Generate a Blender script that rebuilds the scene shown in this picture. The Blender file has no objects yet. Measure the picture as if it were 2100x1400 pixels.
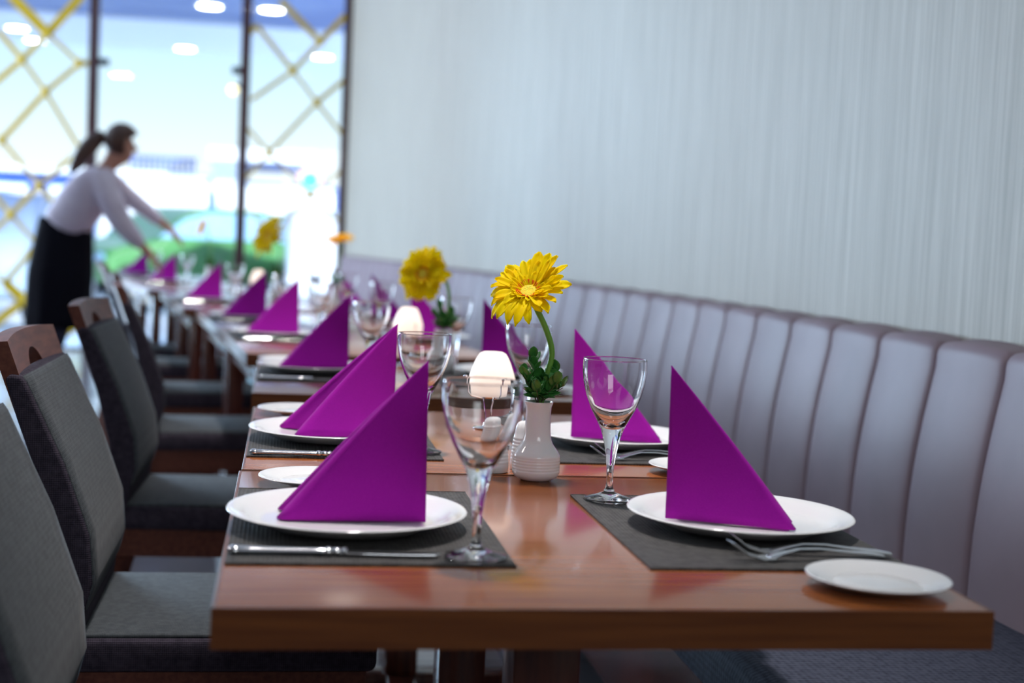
import bpy, bmesh, math, random
from mathutils import Vector, Matrix
R = random.Random(7)
C = bpy.context.scene.collection
SC = bpy.context.scene
PI = math.pi
rad = math.radians

# ------------------------------------------------------------------ camera, world, light, exposure
F_PX = 2917.0
YAW, PITCH, ROLL, CZ = rad(9.15), rad(3.80), rad(2.6), 1.08
cam_d = bpy.data.cameras.new('camera'); cam = bpy.data.objects.new('camera', cam_d); C.objects.link(cam)
cam_d.sensor_width = 36.0; cam_d.lens = F_PX * 36.0 / 2100.0
cam_d.clip_start = 0.05; cam_d.clip_end = 300
cy, sy, cp, sp = math.cos(YAW), math.sin(YAW), math.cos(PITCH), math.sin(PITCH)
_f = Vector((sy * cp, cy * cp, -sp)); _r = Vector((cy, -sy, 0)); _u = _r.cross(_f)
_r2 = math.cos(ROLL) * _r + math.sin(ROLL) * _u; _u2 = -math.sin(ROLL) * _r + math.cos(ROLL) * _u
cam.matrix_world = Matrix(((_r2.x, _u2.x, -_f.x, 0), (_r2.y, _u2.y, -_f.y, 0), (_r2.z, _u2.z, -_f.z, CZ), (0, 0, 0, 1)))
cam_d.dof.use_dof = True; cam_d.dof.focus_distance = 1.97; cam_d.dof.aperture_fstop = 3.0
SC.camera = cam
vs = SC.view_settings
vs.view_transform = 'Standard'; vs.look = 'None'; vs.gamma = 1.0; vs.use_curve_mapping = False; vs.exposure = 0.35
SC.cycles.use_denoising = True
SC.cycles.max_bounces = 12; SC.cycles.transmission_bounces = 12; SC.cycles.transparent_max_bounces = 16
SC.cycles.sample_clamp_indirect = 6.0; SC.cycles.sample_clamp_direct = 0

world = bpy.data.worlds.new('world'); SC.world = world; world.use_nodes = True
wn, wl = world.node_tree.nodes, world.node_tree.links
wn.clear()
w_out = wn.new('ShaderNodeOutputWorld'); w_bg = wn.new('ShaderNodeBackground')
w_tc = wn.new('ShaderNodeTexCoord'); w_sep = wn.new('ShaderNodeSeparateXYZ'); w_rmp = wn.new('ShaderNodeValToRGB')
w_map = wn.new('ShaderNodeMapRange'); w_map.inputs['From Min'].default_value = -0.02; w_map.inputs['From Max'].default_value = 0.5
wl.new(w_tc.outputs['Generated'], w_sep.inputs[0]); wl.new(w_sep.outputs['Z'], w_map.inputs[0])
wl.new(w_map.outputs[0], w_rmp.inputs[0]); wl.new(w_rmp.outputs[0], w_bg.inputs[0]); wl.new(w_bg.outputs[0], w_out.inputs[0])
cr = w_rmp.color_ramp
cr.elements[0].position = 0.0; cr.elements[0].color = (0.93, 0.98, 1.0, 1)
cr.elements[1].position = 1.0; cr.elements[1].color = (0.42, 0.66, 1.0, 1)
for p_, c_ in ((0.10, (0.90, 0.97, 1.0, 1)), (0.20, (0.70, 0.89, 1.0, 1)), (0.28, (0.56, 0.80, 0.99, 1))):
    e_ = cr.elements.new(p_); e_.color = c_
w_bg.inputs[1].default_value = 1.05


def area(name, loc, target, sx, sy_, power, col):
    d = bpy.data.lights.new(name, 'AREA'); d.shape = 'RECTANGLE'; d.size = sx; d.size_y = sy_; d.energy = power; d.color = col
    o = bpy.data.objects.new(name, d); C.objects.link(o); o.location = loc
    o.rotation_euler = (Vector(target) - Vector(loc)).to_track_quat('-Z', 'Y').to_euler()
    return o


# daylight through the glazed left side and through the far glass front
area('daylight_side', (-6.9, 10.6, 1.9), (0.4, 9.2, 1.3), 4.4, 2.4, 205, (0.80, 0.88, 1.0))
area('daylight_front', (-5.2, 13.3, 1.8), (1.2, 6.0, 1.5), 2.8, 2.8, 760, (0.56, 0.78, 1.0))
area('fill_behind', (0.6, -1.9, 2.2), (0.3, 2.0, 0.8), 1.4, 1.2, 18, (0.92, 0.97, 1.0))  # added soft fill behind the camera, no window there; brightens camera-facing sides
sun_d = bpy.data.lights.new('sun', 'SUN'); sun_d.energy = 6.5; sun_d.angle = rad(3); sun_d.color = (0.93, 0.96, 1.0)
sun = bpy.data.objects.new('sun', sun_d); C.objects.link(sun)
sun.rotation_euler = Vector((-0.66, 0.62, -0.28)).to_track_quat('-Z', 'Y').to_euler()


# ------------------------------------------------------------------ materials
def new_mat(name):
    m = bpy.data.materials.new(name); m.use_nodes = True
    nt = m.node_tree; b = nt.nodes['Principled BSDF']
    return m, nt, b


def mat(name, col, rough=0.5, metal=0.0, spec=0.5, coat=0.0, sheen=0.0, trans=0.0, ior=1.5, emis=None, es=0.0, sub=0.0):
    m, nt, b = new_mat(name)
    b.inputs['Base Color'].default_value = (*col, 1); b.inputs['Roughness'].default_value = rough
    b.inputs['Metallic'].default_value = metal; b.inputs['Specular IOR Level'].default_value = spec
    b.inputs['Coat Weight'].default_value = coat; b.inputs['Coat Roughness'].default_value = 0.06
    b.inputs['Sheen Weight'].default_value = sheen
    b.inputs['Transmission Weight'].default_value = trans; b.inputs['IOR'].default_value = ior
    if emis:
        b.inputs['Emission Color'].default_value = (*emis, 1); b.inputs['Emission Strength'].default_value = es
    if sub:
        b.inputs['Subsurface Weight'].default_value = sub
        b.inputs['Subsurface Radius'].default_value = (0.01, 0.01, 0.008)
    return m


def textured(name, c1, c2, scale=(1, 1, 1), nscale=10, detail=4, rough=0.5, bump=0.0, bdist=0.002, spec=0.5, coat=0.0, sheen=0.0, lo=0.35, hi=0.65, kind='noise', rough2=None):
    m, nt, b = new_mat(name); N, L = nt.nodes, nt.links
    tc = N.new('ShaderNodeTexCoord'); mp = N.new('ShaderNodeMapping'); mp.inputs['Scale'].default_value = scale
    L.new(tc.outputs['Object'], mp.inputs[0])
    if kind == 'noise':
        t = N.new('ShaderNodeTexNoise'); t.inputs['Scale'].default_value = nscale; t.inputs['Detail'].default_value = detail; out = t.outputs[0]
    else:
        t = N.new('ShaderNodeTexVoronoi'); t.inputs['Scale'].default_value = nscale; out = t.outputs[0]
    L.new(mp.outputs[0], t.inputs['Vector'])
    r = N.new('ShaderNodeValToRGB'); r.color_ramp.elements[0].position = lo; r.color_ramp.elements[1].position = hi
    r.color_ramp.elements[0].color = (*c1, 1); r.color_ramp.elements[1].color = (*c2, 1)
    L.new(out, r.inputs[0]); L.new(r.outputs[0], b.inputs['Base Color'])
    b.inputs['Roughness'].default_value = rough; b.inputs['Specular IOR Level'].default_value = spec
    b.inputs['Coat Weight'].default_value = coat; b.inputs['Coat Roughness'].default_value = 0.12; b.inputs['Sheen Weight'].default_value = sheen
    if bump:
        bp = N.new('ShaderNodeBump'); bp.inputs['Strength'].default_value = bump; bp.inputs['Distance'].default_value = bdist
        L.new(out, bp.inputs['Height']); L.new(bp.outputs[0], b.inputs['Normal'])
    return m


def weave(name, c1, c2, freq=900, rough=0.8, bump=0.5, spec=0.2, sheen=0.0):
    """two crossed sine waves: a coarse plain weave, with soft colour mottling"""
    m, nt, b = new_mat(name); N, L = nt.nodes, nt.links
    tc = N.new('ShaderNodeTexCoord')
    outs = []
    for ax in 'XYZ':
        w = N.new('ShaderNodeTexWave'); w.bands_direction = ax; w.inputs['Scale'].default_value = freq / 20.0
        w.inputs['Distortion'].default_value = 0.6; w.inputs['Detail'].default_value = 1
        L.new(tc.outputs['Object'], w.inputs['Vector']); outs.append(w.outputs['Fac'])
    a = N.new('ShaderNodeMath'); a.operation = 'ADD'; L.new(outs[0], a.inputs[0]); L.new(outs[1], a.inputs[1])
    a2 = N.new('ShaderNodeMath'); a2.operation = 'ADD'; L.new(a.outputs[0], a2.inputs[0]); L.new(outs[2], a2.inputs[1])
    n = N.new('ShaderNodeTexNoise'); n.inputs['Scale'].default_value = 90; n.inputs['Detail'].default_value = 5
    L.new(tc.outputs['Object'], n.inputs['Vector'])
    mx = N.new('ShaderNodeMath'); mx.operation = 'MULTIPLY_ADD'; L.new(a2.outputs[0], mx.inputs[0]); mx.inputs[1].default_value = 0.16; L.new(n.outputs[0], mx.inputs[2])
    r = N.new('ShaderNodeValToRGB'); r.color_ramp.elements[0].position = 0.5; r.color_ramp.elements[1].position = 0.95
    r.color_ramp.elements[0].color = (*c1, 1); r.color_ramp.elements[1].color = (*c2, 1)
    L.new(mx.outputs[0], r.inputs[0]); L.new(r.outputs[0], b.inputs['Base Color'])
    b.inputs['Roughness'].default_value = rough; b.inputs['Specular IOR Level'].default_value = spec; b.inputs['Sheen Weight'].default_value = sheen
    bp = N.new('ShaderNodeBump'); bp.inputs['Strength'].default_value = bump; bp.inputs['Distance'].default_value = 0.0006
    L.new(a2.outputs[0], bp.inputs['Height']); L.new(bp.outputs[0], b.inputs['Normal'])
    return m


def pane_mat(name, tint=(0.96, 0.985, 1.0)):
    m = bpy.data.materials.new(name); m.use_nodes = True; N, L = m.node_tree.nodes, m.node_tree.links; N.clear()
    o = N.new('ShaderNodeOutputMaterial'); t = N.new('ShaderNodeBsdfTransparent'); g = N.new('ShaderNodeBsdfGlossy'); x = N.new('ShaderNodeMixShader')
    fr = N.new('ShaderNodeFresnel'); fr.inputs[0].default_value = 1.45
    t.inputs[0].default_value = (*tint, 1); g.inputs['Roughness'].default_value = 0.0
    L.new(fr.outputs[0], x.inputs[0]); L.new(t.outputs[0], x.inputs[1]); L.new(g.outputs[0], x.inputs[2]); L.new(x.outputs[0], o.inputs[0])
    return m


M = {}
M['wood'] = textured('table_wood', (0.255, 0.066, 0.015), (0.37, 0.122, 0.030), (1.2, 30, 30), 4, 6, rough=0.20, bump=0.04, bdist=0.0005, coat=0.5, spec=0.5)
M['wood_edge_shade'] = textured('shaded_edge_wood', (0.110, 0.030, 0.007), (0.170, 0.052, 0.012), (1.2, 30, 30), 4, 6, rough=0.3, spec=0.4)  # table wood darkened: shade on the edges put into the colour
M['wood_dark'] = textured('dark_wood', (0.070, 0.014, 0.010), (0.13, 0.030, 0.016), (12, 12, 1.5), 5, 5, rough=0.25, bump=0.05, coat=0.4)
M['rail'] = textured('chair_wood', (0.10, 0.030, 0.020), (0.16, 0.052, 0.032), (20, 3, 20), 5, 5, rough=0.5, coat=0.0, spec=0.3)
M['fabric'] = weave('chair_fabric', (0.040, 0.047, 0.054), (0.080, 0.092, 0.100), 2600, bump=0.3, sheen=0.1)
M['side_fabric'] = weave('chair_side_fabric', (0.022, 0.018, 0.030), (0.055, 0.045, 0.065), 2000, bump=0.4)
M['mat'] = weave('placemat_weave', (0.028, 0.027, 0.027), (0.085, 0.082, 0.080), 1300, rough=0.6, bump=0.8, spec=0.3)
M['china'] = mat('white_china', (0.86, 0.87, 0.88), 0.09, spec=0.5, coat=0.3)
M['napkin'] = textured('purple_napkin', (0.30, 0.007, 0.30), (0.35, 0.010, 0.345), (1, 1, 1), 900, 3, rough=0.95, bump=0.12, bdist=0.0004, spec=0.1, sheen=0.05)
M['glass'] = mat('clear_glass', (1, 1, 1), 0.0, trans=1.0, ior=1.48)
M['steel'] = mat('polished_steel', (0.80, 0.81, 0.84), 0.13, metal=1.0)
M['chrome'] = mat('chrome_wire', (0.85, 0.86, 0.9), 0.08, metal=1.0)
M['petal'] = textured('yellow_petal', (1.0, 0.70, 0.002), (1.0, 0.88, 0.004), (1, 1, 1), 45, 3, rough=0.55, lo=0.3, hi=0.6)
M['petal_orange'] = textured('orange_petal', (1.0, 0.52, 0.002), (1.0, 0.76, 0.006), (1, 1, 1), 45, 3, rough=0.55, lo=0.3, hi=0.6)
for _n, _c in (('petal', (1.0, 0.86, 0.004)), ('petal_orange', (1.0, 0.72, 0.006))):
    _nt = M[_n].node_tree; _N, _L = _nt.nodes, _nt.links; _b = _N['Principled BSDF']; _b.inputs['Specular IOR Level'].default_value = 0.12; _o = [q for q in _N if q.type == 'OUTPUT_MATERIAL'][0]
    _t = _N.new('ShaderNodeBsdfTranslucent'); _t.inputs[0].default_value = (*_c, 1); _x = _N.new('ShaderNodeMixShader'); _x.inputs[0].default_value = 0.5
    _L.new(_b.outputs[0], _x.inputs[1]); _L.new(_t.outputs[0], _x.inputs[2]); _L.new(_x.outputs[0], _o.inputs[0])
M['floret'] = mat('orange_floret', (0.90, 0.20, 0.01), 0.6)
M['disc'] = textured('yellow_disc', (0.85, 0.55, 0.01), (0.62, 0.62, 0.05), (1, 1, 1), 400, 2, rough=0.8, bump=1.0, bdist=0.002)
M['stem'] = textured('green_stem', (0.10, 0.30, 0.025), (0.19, 0.42, 0.045), (1, 1, 0.3), 30, 3, rough=0.5)
M['leaf'] = textured('box_leaf', (0.028, 0.16, 0.028), (0.06, 0.28, 0.05), (1, 1, 1), 60, 2, rough=0.25, spec=0.6)
M['twig'] = mat('twig', (0.10, 0.09, 0.04), 0.7)
M['shade'] = mat('frosted_shade', (0.92, 0.90, 0.88), 0.35, emis=(0.97, 0.97, 1.0), es=0.22)
M['flame'] = mat('flame', (1, 0.9, 0.7), 0.5, emis=(1.0, 0.75, 0.45), es=14)
M['wax'] = mat('candle_wax', (0.9, 0.88, 0.82), 0.4)
M['leather'] = textured('bench_leather', (0.285, 0.212, 0.245), (0.330, 0.248, 0.285), (1, 1, 1), 5, 3, rough=0.5, bump=0.03, bdist=0.002, spec=0.28)
M['bench_seat'] = weave('bench_seat_fabric', (0.022, 0.026, 0.045), (0.06, 0.068, 0.10), 600, bump=0.4)
M['paint_dark'] = mat('brown_window_frame', (0.055, 0.016, 0.020), 0.35, coat=0.2)
M['lattice'] = mat('yellow_lattice', (0.68, 0.46, 0.01), 0.5)
M['black'] = mat('black_metal', (0.012, 0.012, 0.02), 0.35, metal=0.4)
M['skin'] = mat('skin', (0.50, 0.25, 0.18), 0.5, sub=0.05)
M['blouse'] = textured('white_blouse', (0.60, 0.54, 0.66), (0.68, 0.63, 0.74), (1, 1, 1), 12, 3, rough=0.8, bump=0.3, bdist=0.01)
M['skirt'] = mat('black_skirt', (0.006, 0.006, 0.011), 0.9, spec=0.1)
M['tights'] = mat('dark_tights', (0.02, 0.022, 0.05), 0.7)
M['hair'] = textured('brown_hair', (0.030, 0.012, 0.010), (0.085, 0.035, 0.020), (1, 1, 1), 40, 4, rough=0.45)
M['asphalt'] = textured('pale_paving', (0.74, 0.79, 0.86), (0.86, 0.90, 0.95), (0.2, 1.5, 1), 1.0, 3, rough=0.5)
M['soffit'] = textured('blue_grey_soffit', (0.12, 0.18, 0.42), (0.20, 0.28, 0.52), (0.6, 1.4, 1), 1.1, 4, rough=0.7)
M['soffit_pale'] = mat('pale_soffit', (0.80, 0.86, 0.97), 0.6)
M['spot'] = mat('spot_light', (1, 1, 1), 0.5, emis=(1, 0.98, 0.95), es=22)
M['blue_front'] = textured('blue_shopfront', (0.04, 0.10, 0.36), (0.09, 0.19, 0.55), (2.5, 1, 0.5), 1.0, 3, rough=0.5)
M['white_render'] = mat('white_render', (0.95, 0.97, 1.0), 0.6)
M['white_car'] = mat('white_car_paint', (0.96, 0.97, 1.0), 0.15, coat=1.0)
M['green_car'] = mat('green_car_paint', (0.07, 0.25, 0.07), 0.3, coat=0.5)
M['car_glass'] = mat('car_glass', (0.30, 0.50, 0.70), 0.05, spec=1.0)
M['tyre'] = mat('tyre', (0.015, 0.015, 0.02), 0.8)
M['cyan'] = mat('cyan_sign', (0.0, 0.8, 0.85), 0.4, emis=(0.0, 0.9, 0.95), es=0.8)
M['pink'] = mat('pink_rim', (0.95, 0.5, 0.7), 0.4)
M['pane'] = pane_mat('window_pane')
M['ceiling'] = mat('ceiling_paint', (0.70, 0.70, 0.72), 0.9)
M['lamp_face'] = mat('ceiling_lamp_face', (1, 1, 1), 0.5, emis=(1.0, 0.93, 0.86), es=4.0)
M['yellow_lamp'] = mat('amber_globe', (1, 0.9, 0.5), 0.4, emis=(1.0, 0.86, 0.45), es=1.6)


def wall_material():
    m, nt, b = new_mat('striped_wallpaper'); N, L = nt.nodes, nt.links
    tc = N.new('ShaderNodeTexCoord'); mp = N.new('ShaderNodeMapping'); mp.inputs['Scale'].default_value = (30, 30, 0.35)
    L.new(tc.outputs['Object'], mp.inputs[0])
    n1 = N.new('ShaderNodeTexNoise'); n1.inputs['Scale'].default_value = 4.0; n1.inputs['Detail'].default_value = 5; n1.inputs['Roughness'].default_value = 0.75
    L.new(mp.outputs[0], n1.inputs['Vector'])
    r = N.new('ShaderNodeValToRGB'); r.color_ramp.elements[0].position = 0.36; r.color_ramp.elements[1].position = 0.64
    r.color_ramp.elements[0].color = (0.37, 0.340, 0.285, 1); r.color_ramp.elements[1].color = (0.60, 0.565, 0.495, 1)
    L.new(n1.outputs[0], r.inputs[0]); L.new(r.outputs[0], b.inputs['Base Color'])
    bp = N.new('ShaderNodeBump'); bp.inputs['Strength'].default_value = 0.25; bp.inputs['Distance'].default_value = 0.002
    L.new(n1.outputs[0], bp.inputs['Height']); L.new(bp.outputs[0], b.inputs['Normal'])
    b.inputs['Roughness'].default_value = 0.6
    return m


M['wallpaper'] = wall_material()


def floor_material():
    m, nt, b = new_mat('polished_floor_tiles'); N, L = nt.nodes, nt.links
    tc = N.new('ShaderNodeTexCoord'); br = N.new('ShaderNodeTexBrick'); br.offset = 0.0
    br.inputs['Scale'].default_value = 1.0; br.inputs['Brick Width'].default_value = 0.6; br.inputs['Row Height'].default_value = 0.6; br.inputs['Mortar Size'].default_value = 0.004
    br.inputs['Color1'].default_value = (0.20, 0.20, 0.23, 1); br.inputs['Color2'].default_value = (0.24, 0.235, 0.26, 1); br.inputs['Mortar'].default_value = (0.08, 0.08, 0.09, 1)
    L.new(tc.outputs['Object'], br.inputs['Vector']); L.new(br.outputs[0], b.inputs['Base Color'])
    b.inputs['Roughness'].default_value = 0.16; b.inputs['Coat Weight'].default_value = 0.3
    return m


M['floor'] = floor_material()


# ------------------------------------------------------------------ mesh helpers
class MB:
    def __init__(s): s.v = []; s.f = []

    def add(s, vs_, fs):
        n = len(s.v); s.v += [tuple(x) for x in vs_]; s.f += [tuple(i + n for i in f) for f in fs]; return s

    def box(s, x0, x1, y0, y1, z0, z1, b=0.0):
        if b <= 0:
            v = [(x, y, z) for z in (z0, z1) for y in (y0, y1) for x in (x0, x1)]
            return s.add(v, [(0, 2, 3, 1), (4, 5, 7, 6), (0, 1, 5, 4), (2, 6, 7, 3), (0, 4, 6, 2), (1, 3, 7, 5)])
        bm = bmesh.new(); bmesh.ops.create_cube(bm, size=1.0)
        for v in bm.verts: v.co = Vector(((x0 + x1) / 2 + v.co.x * (x1 - x0), (y0 + y1) / 2 + v.co.y * (y1 - y0), (z0 + z1) / 2 + v.co.z * (z1 - z0)))
        bmesh.ops.bevel(bm, geom=bm.edges[:], offset=b, segments=3, profile=0.5, affect='EDGES')
        bm.verts.index_update(); s.add([v.co[:] for v in bm.verts], [[v.index for v in f.verts] for f in bm.faces]); bm.free(); return s

    def tube(s, pts, rads, n=12, cap=True, flat=1.0, upv=None):
        pts = [Vector(p) for p in pts]
        if not hasattr(rads, '__len__'): rads = [rads] * len(pts)
        rings = []; ref = Vector(upv) if upv else None
        for i, p in enumerate(pts):
            t = (pts[min(i + 1, len(pts) - 1)] - pts[max(i - 1, 0)]).normalized()
            if ref is None:
                ref = Vector((0, 0, 1)) if abs(t.z) < 0.9 else Vector((1, 0, 0))
            a = t.cross(ref)
            if a.length < 1e-5: a = t.cross(Vector((0.3, 1, 0.2)))
            a.normalize(); b = a.cross(t).normalized()
            if not upv: ref = b
            rings.append([p + rads[i] * (math.cos(2 * PI * k / n) * a + flat * math.sin(2 * PI * k / n) * b) for k in range(n)])
        vs_ = [q for r_ in rings for q in r_]; fs = []
        for i in range(len(pts) - 1):
            for k in range(n):
                k2 = (k + 1) % n; fs.append((i * n + k, i * n + k2, (i + 1) * n + k2, (i + 1) * n + k))
        if cap: fs.append(tuple(range(n - 1, -1, -1))); fs.append(tuple((len(pts) - 1) * n + k for k in range(n)))
        return s.add(vs_, fs)

    def lathe(s, prof, n=48, c=(0, 0, 0), flute=None):
        vs_ = []; fs = []; idx = []
        for i, (r, z) in enumerate(prof):
            if r < 1e-6:
                idx.append([len(vs_)] * n); vs_.append((c[0], c[1], c[2] + z)); continue
            row = []
            for k in range(n):
                rr = r
                if flute and flute[0] <= i <= flute[1]: rr = r * (1 + flute[2] * (k % 2))
                a = 2 * PI * k / n; row.append(len(vs_)); vs_.append((c[0] + rr * math.cos(a), c[1] + rr * math.sin(a), c[2] + z))
            idx.append(row)
        for i in range(len(prof) - 1):
            for k in range(n):
                k2 = (k + 1) % n; q = []
                for x in (idx[i][k], idx[i][k2], idx[i + 1][k2], idx[i + 1][k]):
                    if x not in q: q.append(x)
                if len(q) > 2: fs.append(tuple(q))
        return s.add(vs_, fs)

    def sphere(s, c, r, sx=1, sy_=1, sz=1, n=16):
        prof = [(max(0.0, r * math.sin(PI * i / (n // 2))), -r * math.cos(PI * i / (n // 2))) for i in range(n // 2 + 1)]
        prof[0] = (0, -r); prof[-1] = (0, r)
        t = MB().lathe(prof, n)
        return s.add([(c[0] + x * sx, c[1] + y * sy_, c[2] + z * sz) for x, y, z in t.v], t.f)

    def prism(s, pts, y0, y1, plane='XZ'):
        n = len(pts)
        if plane == 'XZ': v = [(x, y0, z) for x, z in pts] + [(x, y1, z) for x, z in pts]
        elif plane == 'XY': v = [(x, y, y0) for x, y in pts] + [(x, y, y1) for x, y in pts]
        else: v = [(y0, x, z) for x, z in pts] + [(y1, x, z) for x, z in pts]
        f = [tuple(range(n)), tuple(range(2 * n - 1, n - 1, -1))] + [(i, (i + 1) % n, n + (i + 1) % n, n + i) for i in range(n)]
        return s.add(v, f)

    def grid(s, P, closed=False):
        """P[i][j] points -> quads"""
        a, b = len(P), len(P[0]); fs = []
        for i in range(a - 1):
            for j in range(b if closed else b - 1):
                j2 = (j + 1) % b; fs.append((i * b + j, i * b + j2, (i + 1) * b + j2, (i + 1) * b + j))
        return s.add([p for r_ in P for p in r_], fs)

    def build(s, name, m, parent=None, smooth=True, angle=40, bevel=0.0):
        me = bpy.data.meshes.new(name); me.from_pydata(s.v, [], s.f); me.update()
        bm = bmesh.new(); bm.from_mesh(me); bmesh.ops.recalc_face_normals(bm, faces=bm.faces[:]); bm.to_mesh(me); bm.free()
        if smooth:
            me.shade_smooth(); me.set_sharp_from_angle(angle=rad(angle))
        me.materials.append(m if not isinstance(m, str) else M[m])
        o = bpy.data.objects.new(name, me); C.objects.link(o)
        if parent: o.parent = parent
        if bevel:
            md = o.modifiers.new('bevel', 'BEVEL'); md.width = bevel; md.segments = 3; md.limit_method = 'ANGLE'; md.angle_limit = rad(40)
        return o


def tag(o, label=None, cat=None, group=None, kind=None):
    if label: o['label'] = label
    if cat: o['category'] = cat
    if group: o['group'] = group
    if kind: o['kind'] = kind
    return o


def empty(name, loc=(0, 0, 0), rz=0.0, **k):
    o = bpy.data.objects.new(name, None); o.empty_display_size = 0.05; C.objects.link(o); o.location = loc; o.rotation_euler = (0, 0, rz)
    return tag(o, **k)


def dup(src, loc=None, rz=None, **k):
    def rec(o, parent):
        c = o.copy(); C.objects.link(c)
        if parent: c.parent = parent
        for ch in kids.get(o.name, ()): rec(ch, c)
        return c
    kids = {}
    def scan(o):
        kids[o.name] = list(o.children)
        for ch in kids[o.name]: scan(ch)
    scan(src)
    c = rec(src, None)
    if loc is not None: c.location = loc
    if rz is not None: c.rotation_euler = (0, 0, rz)
    return tag(c, **k)


def struct(name, mb, m, **k):
    o = mb.build(name, m, **k); o['kind'] = 'structure'; return o


class First:
    """first placement moves the prototype itself, later ones copy it"""
    def __init__(s, proto): s.p = proto; s.used = False

    def place(s, loc, rz=0.0, **k):
        if not s.used:
            s.used = True; s.p.location = loc; s.p.rotation_euler = (0, 0, rz); return tag(s.p, **k)
        return dup(s.p, loc, rz, **k)


# ------------------------------------------------------------------ the room
def wall_x(y):
    if y < 4: return 1.37
    if y < 6: return 1.37 - 0.1075 * (y - 4) ** 2 / 4
    return 1.37 - 0.1075 - 0.1075 * (y - 6)


def wall_slope(y):
    return 0 if y < 4 else (-0.1075 * (y - 4) / 2 if y < 6 else -0.1075)


YW = 13.0       # the glass front
ys = [-2.5 + 0.25 * i for i in range(int((YW + 2.5) / 0.25) + 1)]
XE = wall_x(YW)
struct('wall_right', MB().prism([(wall_x(y), y) for y in ys] + [(wall_x(ys[-1]) + 0.2, YW), (1.62, 5), (1.62, -2.5)], 0, 3.5, 'XY'), 'wallpaper')
struct('floor', MB().box(-7, 1.7, -2.5, YW, -0.1, 0), 'floor', smooth=False)
struct('ceiling', MB().box(-7, 1.7, -2.5, YW, 3.5, 3.6), 'ceiling', smooth=False)
struct('wall_back', MB().box(-7, 1.7, -2.7, -2.5, 0, 3.5), textured('brown_wall', (0.10, 0.07, 0.06), (0.14, 0.10, 0.08), rough=0.8), smooth=False)
wl_ = MB()
wl_.box(-7.2, -7, -2.5, 7.8, 0, 3.5); wl_.box(-7.2, -7, 7.8, YW, 0, 0.5); wl_.box(-7.2, -7, 7.8, YW, 3.2, 3.5)
struct('wall_left', wl_, textured('grey_wall', (0.25, 0.25, 0.28), (0.3, 0.3, 0.33), rough=0.8), smooth=False)
w4 = struct('window_4', MB().box(-7.12, -7.1, 7.8, YW, 0.5, 3.2), 'pane', smooth=False)

# glass front: three bays between dark brown posts
POSTS = [(-4.6, 0.10), (-1.72, 0.085), (-0.415, 0.085), (XE - 0.02, 0.09)]
bays = [(-4.55, -1.76), (-1.68, -0.46), (-0.37, XE - 0.06)]
wins = []
for i, (a, b_) in enumerate(bays):
    wn_ = struct('window_%d' % (i + 1), MB().box(a, b_, YW + 0.01, YW + 0.022, 0.02, 3.45), 'pane', smooth=False)
    wins.append(wn_)
struct('window_5', MB().box(-6.95, -4.65, YW + 0.01, YW + 0.022, 0.02, 3.45), 'pane', smooth=False)  # unseen bay, glazed to let the front daylight lamp in
for i, (x, w_) in enumerate(POSTS):
    fr = MB().box(x - w_ / 2, x + w_ / 2, YW - 0.03, YW + 0.06, 0.0, 3.5, 0.006).build('trim_%d' % (i + 1), 'paint_dark'); fr['kind'] = 'structure'
for i, (zz, hh) in enumerate(((0.0, 0.02), (3.45, 0.05))):
    fr = MB().box(-4.55, XE, YW - 0.01, YW + 0.04, zz, zz + hh).build('trim_%d' % (5 + i), 'paint_dark', smooth=False); fr['kind'] = 'structure'
# black glass clamps on the clear bay
for x, dx in ((-1.68, 0.09), (-0.455, -0.075)):
    MB().box(min(x, x + dx), max(x, x + dx), YW - 0.03, YW + 0.05, 2.50, 2.56, 0.008).build('glass_clamp', 'black', wins[1])
    MB().box(min(x, x + dx), max(x, x + dx), YW - 0.03, YW + 0.05, 0.35, 0.41, 0.008).build('glass_clamp', 'black', wins[1])


# camera-measured points on the glass front, written as (x, z) metres in its plane
def G(px, py, Y=YW - 0.03):
    d = _f * F_PX + _r2 * (px - 1050) - _u2 * (py - 700); t = Y / d.y
    return (t * d.x, CZ + t * d.z)


def lattice(parent, segs, nodes, x0, x1, thick):
    mb = MB()
    for (a, b_, w_) in segs:
        a, b_ = G(*a), G(*b_); w_ *= 1.5
        d = Vector((b_[0] - a[0], b_[1] - a[1])).normalized(); n_ = Vector((-d.y, d.x)) * w_ / 2
        q = []
        # clip to the bay
        def clip(p, o_):
            for xx in (x0, x1):
                if (p[0] - xx) * (o_[0] - xx) < 0 and not (x0 <= p[0] <= x1):
                    t = (xx - o_[0]) / (p[0] - o_[0]); return (xx, o_[1] + t * (p[1] - o_[1]))
            return p
        a2, b2 = clip(a, b_), clip(b_, a)
        mb.prism([(a2[0] + n_.x, a2[1] + n_.y), (b2[0] + n_.x, b2[1] + n_.y), (b2[0] - n_.x, b2[1] - n_.y), (a2[0] - n_.x, a2[1] - n_.y)], YW - 0.028, YW - 0.006)
    mb.build('lattice_strips', 'lattice', parent, smooth=False)
    for p in nodes:
        c = G(*p)
        nb = MB(); nb.sphere((c[0], YW - 0.03, c[1]), thick, 1, 0.5, 1.3, 12); nb.build('lattice_boss', 'lattice', parent)


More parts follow.
